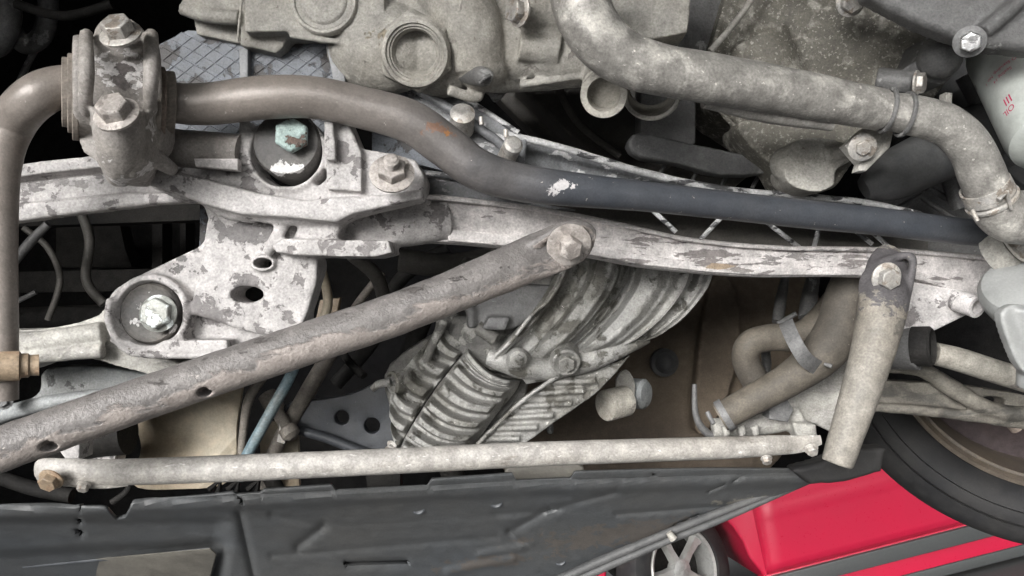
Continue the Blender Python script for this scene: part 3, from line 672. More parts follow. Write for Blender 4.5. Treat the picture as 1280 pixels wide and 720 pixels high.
# ================================================================== subframe
T = Thing('subframe', 'chalky peeling alloy subframe with long cross beam and drilled left leg', 'subframe', (400, 280, .54))
peel = M['peel']
b = B()
b.prism(spline([(155, 195), (200, 198), (240, 205), (310, 220), (318, 228), (345, 232), (385, 232), (408, 224), (412, 180), (438, 178), (455, 186), (520, 200), (528, 240), (500, 250), (440, 262), (420, 268), (360, 268), (300, 262), (240, 252), (190, 235)], 2), .535, .045)
b.prism([(168, 206), (200, 208), (240, 219), (320, 240), (380, 250), (430, 245), (480, 243), (527, 236), (528, 248), (482, 258), (440, 268), (420, 278), (360, 272), (300, 268), (250, 254), (215, 240), (185, 232)], .520, .03, bev=.002)
b.path([(300, 258, .535, 16), (360, 268, .535, 14), (400, 268, .535, 12)])
b.prism([(298, 150), (311, 150), (314, 225), (296, 216)], .535, .03)
b.prism([(405, 140), (430, 140), (452, 190), (452, 240), (408, 236)], .528, .03)
b.prism([(404, 140), (416, 140), (420, 200), (406, 200)], .52, .03)
# leg
b.prism(spline([(258, 240), (362, 250), (356, 300), (398, 318), (396, 350), (384, 390), (372, 418), (290, 440), (285, 446), (180, 446), (150, 430), (134, 400), (136, 372), (160, 350), (248, 308), (262, 280)], 2), lambda x, y: .555 + (y - 240) * .00005, .022)
b.prism([(263, 246), (362, 256), (358, 300), (397, 320), (395, 352), (384, 390), (372, 418), (340, 424), (236, 392), (250, 330)], .5505, .01, bev=.001)
b.path([(262, 250, .545, 10), (285, 262, .54, 12), (320, 268, .54, 12)])
b.path([(366, 250, .54, 9), (352, 285, .538, 8), (334, 316, .545, 7)])
b.prism([(356, 256), (438, 262), (424, 284), (428, 304), (352, 304)], .547, .02)
b.prism([(378, 268), (432, 268), (420, 298), (366, 296)], .535, .02, bev=.003)
b.prism([(338, 308), (352, 298), (436, 300), (486, 300), (490, 316), (470, 321), (380, 320), (345, 316)], .532, .04)
b.ball(P(458, 284, .57), .0165)
b.path([(456, 284, .57, 29), (500, 280, .575, 29), (560, 276, .585, 26)], sm=False)
b.prism([(134, 425), (284, 425), (286, 446), (180, 448), (150, 436)], .545, .02)
b.path([(138, 372, .548, 5), (136, 402, .546, 5), (152, 432, .545, 5), (182, 443, .545, 5), (280, 444, .545, 5)])
b.lathe(P(192, 392, .556), (0, 0, 1), [(.012, -.02), (.0275, -.02), (.0275, .006), (.0235, .008), (.022, .002), (.012, 0)], 40)
b.lathe(P(330, 329, .55), (0, .0, 1), [(.001, -.01), (.0062, -.01), (.0055, .004), (.001, .004)], 30, squash=1.55)
b.lathe(P(310, 368, .556), (0, .0, 1), [(.001, -.01), (.0095, -.01), (.0088, .0025), (.001, .0025)], 30, squash=1.6)
b.lathe(P(360, 192, .54), (0, .1, 1), [(.02, -.02), (.0275, -.02), (.027, .004), (.0245, .006), (.0235, .001), (.02, -.02)], 40)
cut = B().lathe(P(330, 329, .55), (0, 0, 1), [(.0035, -.05), (.0035, .03)], 24, squash=1.9)
cut.lathe(P(311, 368, .556), (0, 0, 1), [(.0058, -.05), (.0058, .03)], 28, squash=2.0)
cut.lathe(P(192, 392, .556), (0, 0, 1), [(.0215, -.006), (.0215, .05)], 32)
finish('casting', b, peel, T, remesh=.0013, smooth=3, disp=.0009, ds=.015, cut=cut)
# cross beam
dbm = lin(430, .56, 1260, .68)
b = B().prism(spline([(436, 248), (525, 242), (600, 249), (660, 256), (720, 266), (787, 280), (853, 295), (920, 303), (987, 307), (1060, 308), (1110, 309), (1180, 314), (1240, 320), (1256, 330), (1232, 358), (1212, 374), (1193, 364), (1147, 353), (1070, 346), (1000, 346), (953, 346), (887, 342), (803, 333), (740, 321), (690, 316), (630, 309), (560, 303), (490, 300), (440, 300)], 3), dbm, .03, bev=.0015)
b.prism([(560, 286), (640, 293), (700, 301), (760, 309), (830, 322), (880, 328), (960, 333), (1060, 333), (1150, 340), (1205, 353), (1210, 371), (1192, 362), (1146, 351), (1069, 344), (1000, 344), (953, 344), (886, 340), (802, 331), (740, 319), (690, 314), (630, 307), (560, 301)], lambda x, y: dbm(x, y) - .004, .01, bev=.0012)
tb_ = [(528, 243), (600, 250), (660, 257), (720, 267), (787, 281), (853, 296), (920, 304), (987, 308), (1060, 309), (1110, 310), (1180, 315), (1238, 321)]
b.prism(tb_ + [(x, y + 5) for x, y in tb_[::-1]], lambda x, y: dbm(x, y) - .006, .02, bev=.001)
bm_ = finish('cross_beam', b, M['beam'], T, disp=0)
# left rail
b = B().prism([(-30, 212), (60, 200), (130, 193), (135, 208), (60, 216), (-30, 229)], .562, .02, bev=.0015)
b.prism([(-30, 234), (60, 224), (135, 216), (240, 228), (262, 250), (200, 248), (80, 258), (-30, 268)], .556, .02, bev=.002)
b.prism([(-30, 258), (60, 250), (160, 240), (235, 240), (256, 252), (200, 254), (100, 266), (-30, 284)], .549, .012, bev=.003)
b.prism([(-30, 222), (140, 205), (150, 225), (-30, 245)], .575, .01)
finish('rail', b, M['peel'], T, remesh=.0012, smooth=2, disp=.0005, ds=.012)
b = B().prism([(250, 252), (262, 252), (258, 330), (248, 330)], .60, .02, bev=.001)
finish('web', b, M['plate'], T)
# lower right corner plate
b = B().prism([(1110, 346), (1232, 368), (1230, 380), (1205, 396), (1172, 412), (1150, 422), (1120, 420)], .665, .02, bev=.002)
b.lathe(P(1222, 384, .645), (.4, -.3, 1), [(.006, -.02), (.009, -.02), (.009, 0), (.006, 0), (.006, -.02)], 24)
finish('corner_plate', b, M['peel'], T)
# nut, rubber mount bolts
bolt(T, 490, 217, .505, 19, (.12, .5, 1), 'boltdust', wash=1.45, h=.75, stud=.5)
# round rubber mount
T = Thing('round_mount', 'black round rubber mount with a green corroded bolt under the steel bar', 'rubber mount', (361, 182, .54))
b = B().lathe(P(361, 182, .54), (0, .12, 1), [(.001, -.02), (.0225, -.02), (.0228, .004), (.0212, .0075), (.013, .0085), (.001, .0085)], 56)
finish('rubber', b, M['rubber'], T)
bolt(T, 366, 172, .528, 22, (.1, .15, 1), 'boltgreen', wash=0, h=.5)
T = Thing('leg_bushing', 'black round bushing with a patchy hex bolt in the left leg', 'bushing', (192, 392, .56))
b = B().lathe(P(192, 392, .558), (0, .05, 1), [(.001, -.01), (.021, -.01), (.021, .005), (.0195, .007), (.016, .005), (.012, .0055), (.001, .0055)], 48)
finish('rubber', b, M['bushface'], T)
bolt(T, 198, 392, .546, 20, (.02, .1, 1), 'boltpatch', wash=1.15, h=.55)

# ================================================================== black rail behind the bar
T = Thing('black_rail', 'chipped black steel rail running behind the long steel bar', 'rail', (800, 230, .62))
dr = lin(500, .60, 1150, .70)
b = B().prism([(640, 168), (700, 180), (800, 212), (900, 238), (1000, 246), (1080, 252), (1150, 268), (1150, 290), (900, 268), (700, 248), (630, 235)], dr, .006, bev=.0015)
finish('channel', b, M['rail'], T, disp=.0005, ds=.01)
b = B().path([(632, 168, .60, 4.5), (700, 184, .608, 4.5), (800, 214, .625, 4.5), (900, 236, .64, 4.5), (1000, 245, .655, 4), (1080, 253, .665, 4), (1150, 268, .675, 4)])
finish('edge', b, M['chip'], T, disp=.0006, ds=.008)
b = B().prism([(502, 102), (545, 98), (660, 172), (655, 205), (600, 205), (520, 140)], .60, .02, bev=.002)
b.path([(500, 100, .595, 5), (560, 135, .592, 6), (620, 175, .592, 6), (652, 205, .6, 6)])
finish('gusset', b, M['rail'], T, disp=.0004, ds=.01)
finish('edge', B().path([(545, 100, .60, 3.5), (600, 135, .60, 3.5), (648, 166, .60, 3.5)]), M['chip'], T)
b = B().lathe(P(640, 184, .575), (.3, .4, 1), [(.001, -.015), (.007, -.015), (.007, .004), (.005, .006), (.001, .0065)], 20)
b.lathe(P(578, 146, .58), (.1, .5, 1), [(.001, -.015), (.009, -.015), (.009, .004), (.006, .006), (.001, .0065)], 20)
b.path([(601, 146, .58, 3), (602, 156, .58, 3)]); b.path([(632, 162, .58, 3), (633, 172, .58, 3)])
pieces('stud', b, M['bolt'], T)
b = B().prism([(523, 212), (560, 216), (610, 230), (650, 250), (720, 262), (640, 262), (530, 246)], .60, .01, bev=.002)
b.path([(524, 216, .595, 4), (570, 222, .595, 4), (620, 240, .595, 4), (660, 252, .6, 3)])
finish('lower_lip', b, M['rail'], T)
b = B().prism([(465, 60), (520, 100), (560, 170), (560, 215), (465, 190)], .66, .01)
finish('backing', b, M['plate'], T)
finish('edge', B().path([(462, 62, .6, 3.5), (467, 90, .6, 3.5), (466, 108, .6, 3.5)]), M['rail'], T)
b = B().prism([(660, 240), (1160, 280), (1160, 330), (900, 320), (700, 280)], lambda x, y: dr(x, y) + .06, .01)
finish('floor', b, M['dimmetal'], T)
b = B()
for x0, y0, x1, y1 in ((815, 262, 845, 290), (905, 268, 875, 300), (955, 275, 1000, 310), (1025, 280, 1015, 318), (1065, 285, 1090, 305), (1085, 285, 1110, 308)):
    b.path([(x0, y0, .66, 3), (x1, y1, .66, 3)], sides=8, sm=False)
pieces('rib', b, M['chip'], T)

# ================================================================== braces
T = Thing('diagonal_brace', 'long pitted dusty brace tube rising from lower left to the cross beam', 'brace', (300, 455, .5))
b = B().path([(-60, 584, .42, 29, 1), (0, 562, .43, 28.5, 1), (100, 526, .445, 28, 1), (200, 491, .46, 27.5, 1), (300, 457, .475, 27, 1), (400, 424, .49, 27, 1), (480, 398, .502, 27, 1), (560, 367, .515, 27, .95), (620, 342, .525, 28, .8), (660, 325, .532, 29, .55), (690, 313, .538, 30, .3), (718, 301, .542, 28, .22), (735, 293, .545, 18, .2), (741, 290, .546, 6, .2)], sides=40, wob=.012)
b.path([(640, 318, .53, 5), (670, 303, .528, 6), (702, 286, .53, 6), (728, 281, .535, 6), (741, 290, .54, 5), (738, 304, .54, 5)])
cut = B().lathe(P(247, 497, .45), (0, -.2, 1), [(.0035, -.02), (.0035, .03)], 16); cut.lathe(P(45, 568, .42), (0, -.2, 1), [(.0035, -.02), (.0035, .03)], 16)
finish('tube', b, M['brace'], T, remesh=.0012, smooth=3, disp=.0008, ds=.012, cut=cut)
bolt(T, 711, 306, .530, 15, (.14, -.5, 1), 'boltdust', wash=1.85, h=1.1)
T = Thing('lower_tube', 'straight whitish tube lying just above the black undertray', 'brace', (540, 570, .55))
b = B().path([(44, 588, .50, 8, .35), (52, 588, .50, 15, .35), (85, 590, .50, 17, .4), (120, 591, .503, 17, .8), (160, 590, .506, 16.5, 1), (300, 585, .52, 16.5, 1), (500, 576, .54, 16, 1), (640, 569, .555, 15.5, 1), (800, 563, .575, 14.5, 1), (900, 560, .585, 14, 1), (960, 557, .592, 13, .7), (1000, 555, .597, 11, .35), (1026, 550, .6, 6, .3)], sides=32, wob=.015)
b.path([(80, 600, .498, 8, .5), (125, 606, .5, 5, .5), (160, 604, .505, 4, .5)])
finish('tube', b, M['tube'], T, disp=.0004, ds=.01)
bolt(T, 64, 599, .49, 12, (-.1, -.6, 1), 'boltgreen' if False else 'brass', wash=1.25, h=.8)
bolt(T, 105, 606, .495, 7, (0, -.8, .7), 'bolt', wash=1.2, h=1)
bolt(T, 1014, 561, .592, 7, (0, -.6, 1), 'bolt', wash=1.2, h=1)
bolt(T, 958, 573, .59, 6, (0, -.8, .7), 'bolt', wash=1.2, h=1)
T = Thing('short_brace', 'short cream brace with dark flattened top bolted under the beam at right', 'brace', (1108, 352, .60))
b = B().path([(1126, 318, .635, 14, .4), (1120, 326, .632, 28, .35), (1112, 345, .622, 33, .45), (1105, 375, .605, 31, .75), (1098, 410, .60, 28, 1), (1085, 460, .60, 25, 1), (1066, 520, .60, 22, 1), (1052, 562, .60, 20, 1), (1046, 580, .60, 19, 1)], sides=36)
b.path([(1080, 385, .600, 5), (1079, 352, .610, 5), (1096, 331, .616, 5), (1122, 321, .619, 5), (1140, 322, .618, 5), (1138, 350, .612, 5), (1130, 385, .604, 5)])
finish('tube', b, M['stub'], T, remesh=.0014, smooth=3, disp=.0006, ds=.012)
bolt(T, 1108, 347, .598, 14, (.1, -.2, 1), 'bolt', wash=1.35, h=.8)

# ================================================================== ribbed gearbox
T = Thing('ribbed_gearbox', 'grey ribbed alloy gearbox casing in the middle, fins fanning down left', 'gearbox', (680, 450, .72))
b = B()
b.prism(spline([(600, 330), (700, 310), (890, 330), (884, 352), (860, 395), (820, 420), (795, 432), (770, 455), (700, 470), (640, 470), (560, 440), (545, 400)], 3), lambda x, y: .70 + (860 - x) * .00008, .09)
b.prism(spline([(480, 470), (520, 430), (590, 400), (650, 420), (660, 480), (640, 530), (600, 565), (530, 560), (498, 530)], 3), lambda x, y: .735, .08)
finish('casing', b, M['gearlow'], T, remesh=.0022, smooth=4, disp=.002, ds=.012)
def relief(name, uv, h, d, m, nu=60, nv=160, rough=.0008, thick=.012, sub=None):
    """cast surface patch: uv(u, v) gives photo pixels, h(u, v, x, y) metres raised towards the viewer"""
    b = B(); gr = []
    for i in range(nv + 1):
        row = []
        for j in range(nu + 1):
            x, y = uv(j / nu, i / nv); z = h(j / nu, i / nv, x, y)
            z += rough * noise.fractal(Vector((x * .11, y * .11, 3.3)), 1., 2., 3)
            if j in (0, nu) or i in (0, nv): z -= thick
            p = P(x, y, d(x, y)); row.append(b.bm.verts.new(p + Vector((0, 0, z))))
        gr.append(row)
    for a, c in zip(gr, gr[1:]):
        for j in range(nu): b.bm.faces.new((a[j], a[j + 1], c[j + 1], c[j]))
    rim = gr[0] + [r[-1] for r in gr[1:]] + gr[-1][-2::-1] + [r[0] for r in gr[-2:0:-1]]
    vb = [b.bm.verts.new(v.co + Vector((0, 0, -.012))) for v in rim]
    for k in range(len(rim)):
        l = (k + 1) % len(rim); b.bm.faces.new((rim[k], rim[l], vb[l], vb[k]))
    b.bm.faces.new(vb)
    return finish(name, b, m, T, sub, ang=180)
def crv(pts):
    sp = spline(pts, 10, False)
    def f(t):
        q = t * (len(sp) - 1); i = min(int(q), len(sp) - 2); w = q - i
        return tuple(a * (1 - w) + c * w for a, c in zip(sp[i], sp[i + 1]))
    return f
def prof(tab):
    def f(t):
        for (a, x), (c, y) in zip(tab, tab[1:]):
            if t <= c:
                w = (t - a) / max(1e-6, c - a); w = w * w * (3 - 2 * w); return x * (1 - w) + y * w
        return tab[-1][1]
    return f
cin = crv([(700, 318), (690, 350), (668, 385), (640, 418), (612, 448)])
cout = crv([(890, 330), (882, 358), (856, 392), (822, 418), (790, 430)])
fan = prof([(0, 0), (.03, .008), (.06, .008), (.09, 0), (.15, -.002), (.20, .0), (.245, .013), (.33, .017), (.385, .012), (.42, .0), (.47, -.003), (.50, .006), (.54, .019), (.63, .021), (.72, .016), (.79, .012), (.82, .013), (.835, .015), (.85, .004), (.90, .0), (.965, .001), (.975, .008), (1, .009)])
def fuv(u, v):
    a, c = cin(v), cout(v); return a[0] + (c[0] - a[0]) * u, a[1] + (c[1] - a[1]) * u + 10 * math.sin(math.pi * u) * v
def fh(u, v, x, y):
    k = 1 - .65 * sst(.72, 1., v) * sst(0, .3, u)
    z = 1.3 * fan(u) * k
    z += .006 * math.exp(-(math.hypot(x - 730, y - 352) / 9) ** 2) * 0
    return z
def sst(a, b_, x): t = min(1, max(0, (x - a) / (b_ - a))); return t * t * (3 - 2 * t)
relief('fan_ribs', fuv, fh, lambda x, y: .70, M['gear'], 260, 90)
# fine edge between housing halves
finish('seam_edge', B().path([(704, 345, .685, 2.5), (688, 372, .685, 2.5), (664, 395, .685, 2.5), (640, 425, .685, 2.5), (618, 446, .69, 2.5)], sides=10), M['gear'], T)
cl_ = crv([(584, 436), (566, 458), (540, 492), (522, 520), (506, 546), (500, 560)])
cr_ = crv([(652, 478), (645, 492), (622, 520), (604, 545), (592, 562), (585, 575)])
def euv(u, v):
    a, c = cl_(v), cr_(v); g = math.sin(math.pi * u)
    return a[0] + (c[0] - a[0]) * u - 5 * g, a[1] + (c[1] - a[1]) * u + 9 * g
def band(n, v):
    q = (v * n) % 1.; return sst(.06, .30, q) * (1 - sst(.55, .92, q))
def eh(u, v, x, y):
    e = sst(0, .06, u) * (1 - sst(.80, .9, u))
    z = .016 * band(7.5, v - .13) * e if v > .13 else .009 * e * (1 - sst(.10, .13, v)) - .004 * e * sst(.05, .07, v) * (1 - sst(.07, .09, v))
    return z - .010 * sst(.86, 1, u) + .006 * math.sin(math.pi * u)
relief('finned_cover', euv, eh, lambda x, y: .712, M['gear'], 70, 240)
cl2 = crv([(548, 412), (525, 440), (500, 470), (486, 500), (488, 525), (500, 550)])
cr2 = crv([(582, 436), (562, 458), (536, 492), (518, 520), (504, 546), (500, 560)])
def luv(u, v):
    a, c = cl2(v), cr2(v); g = math.sin(math.pi * u)
    return a[0] + (c[0] - a[0]) * u - 3 * g, a[1] + (c[1] - a[1]) * u + 6 * g + 8 * (u - .5)
relief('finned_cover', luv, lambda u, v, x, y: .015 * band(6.5, v) * sst(.05, .2, u) * (1 - sst(.85, .95, u)) - .006, lambda x, y: .718, M['gear'], 40, 200)
b = B().path([(812, 424, .70, 5), (780, 434, .695, 11), (740, 448, .692, 15), (700, 460, .695, 13), (655, 474, .70, 7)])
b.path([(610, 446, .70, 10), (650, 458, .695, 15), (700, 462, .695, 13)])
b.lathe(P(708, 454, .675), (0, -.35, 1), [(.001, -.02), (.013, -.02), (.012, 0), (.0105, .001), (.009, -.001), (.001, -.001)], 28)
b.ball(P(648, 450, .69), .011)
finish('hub', b, M['gear'], T, remesh=.0015, smooth=3, disp=.0012, ds=.008)
bolt(T, 708, 454, .672, 11, (0, -.35, 1), 'gear', wash=0, h=.4)
bolt(T, 648, 449, .675, 7, (0, -.2, 1), 'gear', wash=1.5, h=.6)
# lower stepped strip
b = B().prism([(655, 500), (705, 466), (770, 452), (788, 444), (770, 466), (745, 492), (720, 510), (690, 530), (655, 556), (596, 556)], .70, .03)
for x0, y0, x1, y1 in ((690, 478, 745, 476), (668, 492, 730, 488), (650, 508, 715, 504), (634, 522, 692, 519), (620, 536, 672, 534), (606, 549, 650, 548)):
    b.path([(x0, y0, .698, 3.5), (x1, y1, .698, 4)], sides=10)
b.path([(596, 556, .695, 3), (652, 502, .69, 3), (705, 465, .69, 3)])
finish('stepped_rim', b, M['gear'], T, remesh=.0014, smooth=2, disp=.001, ds=.008)
b = B().prism([(585, 372), (610, 352), (690, 356), (672, 396), (640, 412), (585, 410)], .70, .03, bev=.003)
b.prism([(610, 396), (638, 396), (632, 413), (602, 412)], .69, .01, bev=.002)
b.path([(555, 388, .70, 7), (585, 380, .70, 7), (590, 410, .70, 6)])
finish('block', b, M['greyslab'], T, remesh=.0016, smooth=2, disp=.001, ds=.008)
b = B().path([(556, 400, .71, 6), (540, 432, .71, 6), (528, 462, .715, 6)]); b.path([(596, 408, .7, 9), (620, 425, .7, 9)])
b.path([(575, 330, .74, 12), (600, 345, .74, 14), (640, 350, .74, 12)])
pieces('lug', b, M['gearlow'], T, remesh=.0016, smooth=2)
b = B().lathe(P(495, 478, .72), (-.8, -.1, .7), [(.003, -.006), (.0105, -.006), (.011, 0), (.0105, .004), (.008, .005), (.0075, .002), (.003, .002), (.003, -.006)], 30)
b.path([(465, 487, .72, 4), (474, 480, .72, 5), (488, 478, .72, 5)])
finish('ring', b, M['gear'], T)

# small caps
T = Thing('blanking_plug', 'beige round cap on a stub below the gearbox casing', 'cap', (757, 505, .75))
ax = (-.80, -.1, .55)
b = B().lathe(P(766, 505, .75), ax, [(.001, -.016), (.0145, -.016), (.0148, .008), (.014, .0095), (.001, .0095)], 32)
finish('cap', b, M['cream'], T)
b = B().prism(spline([(770, 475), (783, 462), (794, 480), (790, 505), (775, 510)], 3), .765, .004, bev=.001)
finish('bracket', b, M['pan'], T)
T = Thing('blanking_plug', 'blue grey round cap just right of the beige one', 'cap', (800, 492, .78))
b = B().lathe(P(798, 492, .785), (.8, 0, .6), [(.001, -.015), (.0145, -.015), (.0148, .006), (.012, .009), (.001, .01)], 32)
finish('cap', b, M['greyarm'], T)
T = Thing('drop_stud', 'small blue grey stud hanging below the gearbox rim', 'stud', (686, 520, .75))
b = B().path([(684, 505, .76, 10), (686, 520, .76, 9)]); b.path([(686, 520, .755, 5), (688, 542, .755, 4)])
finish('stud', b, M['greyarm'], T, remesh=.0015, smooth=1)

# ================================================================== mid right: hoses and casting
T = Thing('thick_hose', 'thick brown dusty hose running down behind the short brace', 'hose', (980, 480, .72))
b = B().path([(1080, 330, .70, 27), (1062, 370, .70, 29), (1050, 410, .695, 29), (1025, 445, .69, 26), (985, 475, .69, 21), (940, 500, .695, 19), (900, 522, .70, 18)])
finish('hose', b, M['hose'], T)
b = B().lathe(P(906, 519, .70), (P(900, 522, .7) - P(940, 500, .695)), [(.012, -.003), (.0145, -.003), (.0145, .003), (.012, .003), (.012, -.003)], 28)
b.path([(884, 515, .69, 3), (892, 530, .685, 3)])
finish('clamp', b, M['greyslab'], T)
T = Thing('bent_hose', 'thin brown hose with a sharp U bend left of the thick hose', 'hose', (940, 440, .74))
b = B().path([(1060, 360, .75, 20), (1030, 400, .745, 20), (1000, 420, .74, 18), (962, 422, .74, 17), (938, 430, .74, 17), (932, 450, .745, 17), (945, 478, .75, 17), (955, 500, .76, 15)])
finish('hose', b, M['hose'], T)
T = Thing('hose_strap', 'dark flat strap tying the two brown hoses together', 'strap', (1000, 430, .68))
sp_ = [(982, 402), (992, 425), (1008, 450), (1030, 464)]
b = B()
rings = []
for i, (x, y) in enumerate(spline(sp_, 5, False)):
    t = i / 15.; dd = .682 - .022 * math.sin(math.pi * min(1, t * 1.0))
    nx, ny = 10 * (.85 - .2 * t), -10 * (.45 + .35 * t)
    rings.append([P(x - nx, y - ny, dd), P(x + nx, y + ny, dd), P(x + nx, y + ny, dd + .002), P(x - nx, y - ny, dd + .002)])
b.quadring(rings)
b.path([(1030, 455, .668, 2), (1040, 458, .665, 3)])
finish('strap', b, M['greyslab'], T, bevel=.0004)
T = Thing('steering_housing', 'pale grey cast housing behind the brown hoses and short brace', 'housing', (1010, 500, .74))
b = B().prism(spline([(985, 480), (1020, 460), (1075, 440), (1080, 500), (1060, 545), (1000, 525), (950, 545), (915, 530), (950, 505)], 3), lambda x, y: .73 , .05)
b.path([(890, 535, .73, 12), (950, 530, .73, 14), (1000, 520, .73, 14)])
b.prism([(990, 528), (1020, 530), (1025, 555), (998, 552)], .71, .02)
for x in (905, 925, 942): b.path([(x, 532, .71, 5), (x + 4, 545, .71, 5)])
finish('housing', b, M['alarm'], T, remesh=.002, smooth=3, disp=.0015, ds=.012)
b = B().prism([(962, 506), (980, 492), (992, 512), (985, 528), (962, 524)], .705, .02, bev=.001)
finish('pad', b, M['greyslab'], T)
b = B().path([(868, 480, .73, 3), (870, 520, .73, 4), (885, 542, .73, 5), (910, 548, .73, 4)])
finish('pipe', b, M['greyslab'], T)
b = B()
for x, y, r_ in ((972, 345, 7), (1008, 340, 10)): b.path([(x + 10, y, .86, r_ * .7), (x + 4, y + 30, .86, r_), (x, y + 58, .85, r_)])
b.path([(955, 410, .8, 4), (958, 455, .8, 6), (957, 470, .8, 3)]); b.path([(972, 405, .78, 3), (995, 392, .78, 3)])
pieces('link', b, M['greyslab'], T)

# right lower: bushing and arms
T = Thing('right_bushing', 'dark cylindrical bushing under the right corner of the subframe', 'bushing', (1150, 435, .66))
b = B().lathe(P(1130, 436, .67), (.5, .05, .5), [(.001, -.02), (.017, -.02), (.018, .012), (.001, .012)], 32)
b.prism([(1112, 420), (1165, 412), (1175, 450), (1115, 456)], .68, .02)
finish('sleeve', b, M['greyslab'], T, remesh=.0015, smooth=2)
b = B().lathe(P(1158, 433, .655), (.75, .05, .6), [(.012, -.01), (.0165, -.01), (.0165, .003), (.0145, .005), (.013, .001), (.001, .001), (.001, -.01), (.012, -.01)], 36)
finish('ring', b, M['darkpart'], T)
T = Thing('upper_link_arm', 'cream link arm leading right from the dark bushing', 'suspension arm', (1230, 465, .68))
b = B().path([(1168, 442, .68, 14), (1200, 450, .68, 15), (1250, 466, .68, 15), (1310, 484, .68, 15)])
finish('arm', b, M['cream'], T)
T = Thing('lower_link_arm', 'grimy forked link arm above the tyre', 'suspension arm', (1180, 500, .74))
b = B().prism(spline([(1085, 478), (1150, 478), (1210, 482), (1300, 500), (1300, 535), (1250, 530), (1180, 518), (1085, 510)], 3), .75, .02, holes=[ell(1240, 503, 18, 7)])
b.path([(1100, 458, .74, 8), (1150, 462, .74, 9), (1190, 485, .74, 11), (1240, 512, .74, 10), (1310, 520, .74, 10)])
b.path([(1085, 508, .745, 6), (1180, 516, .745, 7), (1300, 532, .745, 8)])
finish('arm', b, M['arm'], T, remesh=.002, smooth=3, disp=.0012, ds=.012)
b = B().path([(1262, 525, .75, 8), (1272, 535, .75, 9)])
finish('rubber_plug', b, M['rustbar'], T)

T = Thing('link_joint', 'pale green white rubber boot and drop link at the right edge', 'ball joint', (1270, 380, .60))
b = B().lathe(P(1278, 362, .61), (-.35, .55, .55), [(.001, -.02), (.024, -.02), (.029, -.008), (.030, .0), (.027, .006), (.018, .009), (.001, .010)], 40)
finish('boot', b, M['ball'], T)
b = B().path([(1275, 385, .595, 25), (1278, 420, .595, 20), (1285, 450, .595, 14), (1290, 480, .6, 18)])
b.prism(spline([(1252, 392), (1275, 380), (1300, 400), (1300, 470), (1278, 462), (1262, 430)], 3), .585, .01, bev=.001)
finish('link', b, M['ball'], T, remesh=.0014, smooth=3)
b = B().lathe(P(1262, 310, .625), (.5, .5, .7), [(.001, -.014), (.016, -.014), (.017, .0), (.015, .003), (.001, .003)], 36)
finish('collar', b, M['pan'], T)
bolt(T, 1270, 306, .612, 19, (.5, .5, .7), 'bolt', wash=1.25, h=.8)

# ================================================================== left lower: control arm
T = Thing('control_arm', 'oxidised alloy control arm running left from the leg bushing', 'suspension arm', (90, 430, .56))
b = B().prism(spline([(-30, 418), (40, 412), (90, 405), (125, 392), (140, 372), (165, 395), (170, 430), (220, 452), (225, 462), (200, 470), (160, 462), (110, 448), (60, 452), (15, 466), (-30, 470)], 3), .575, .03)
b.path([(-20, 432, .565, 14), (60, 426, .565, 14), (130, 415, .57, 14)])
b.path([(-20, 452, .562, 9), (60, 444, .562, 9), (130, 438, .565, 10)])
finish('arm', b, M['alarm'], T, remesh=.0015, smooth=3, disp=.001, ds=.012)
X = Vector((1, 0, 0))
T = Thing('track_rod_nut', 'yellowed collar and nut at the left edge by the control arm', 'nut', (15, 458, .47))
b = B().lathe(P(4, 458, .466), (.8, 0, -.45), [(.003, -.03), (.0085, -.03), (.0088, .008), (.0072, .009), (.0072, .0125), (.0062, .0135), (.0064, .018), (.003, .018), (.003, -.03)], 32)
finish('collar', b, M['brass'], T)
T = Thing('suspension_arm', 'grey blue lower arm with flaking paint beneath the control arm', 'suspension arm', (100, 490, .62))
b = B().prism(spline([(55, 462), (120, 458), (200, 470), (250, 478), (200, 505), (120, 520), (60, 520), (-30, 548), (-30, 520), (20, 505), (48, 490)], 3), .63, .02, bev=.003)
b.path([(-30, 530, .62, 10), (40, 508, .62, 10), (120, 495, .62, 9), (220, 490, .625, 9)])
finish('arm', b, M['greyarm'], T, remesh=.0018, smooth=3)
b = B().prism([(70, 560), (100, 545), (98, 575), (85, 580)], .6, .02, bev=.002)
b.prism([(95, 500), (160, 495), (140, 590), (110, 590)], .68, .02)
pieces('bracket', b, M['peel'], T)
bolt(T, 5, 500, .6, 9, (0, 0, 1), 'greyslab', wash=1.3)
T = Thing('black_sleeve', 'black sleeve between the lower arm and the tan heat shield', 'sleeve', (120, 545, .66))
b = B().path([(60, 560, .68, 26), (110, 545, .68, 28), (160, 540, .68, 28)]); b.path([(-20, 590, .62, 8), (40, 610, .62, 9), (90, 620, .62, 9)])
b.path([(140, 628, .6, 4), (160, 612, .6, 4), (162, 590, .6, 4)])
pieces('sleeve', b, M['darkpart'], T)
T = Thing('clip_nut', 'worn black mesh and clip at the left edge beside the bar', 'clip', (20, 395, .7))
b = B().path([(15, 330, .8, 6), (40, 300, .8, 6), (60, 280, .8, 5)]); b.path([(12, 375, .7, 2), (20, 382, .7, 2), (20, 398, .7, 2), (14, 404, .7, 2)]); b.path([(15, 380, .9, 3), (45, 365, .9, 3)])
pieces('clip', b, M['greyslab'], T)

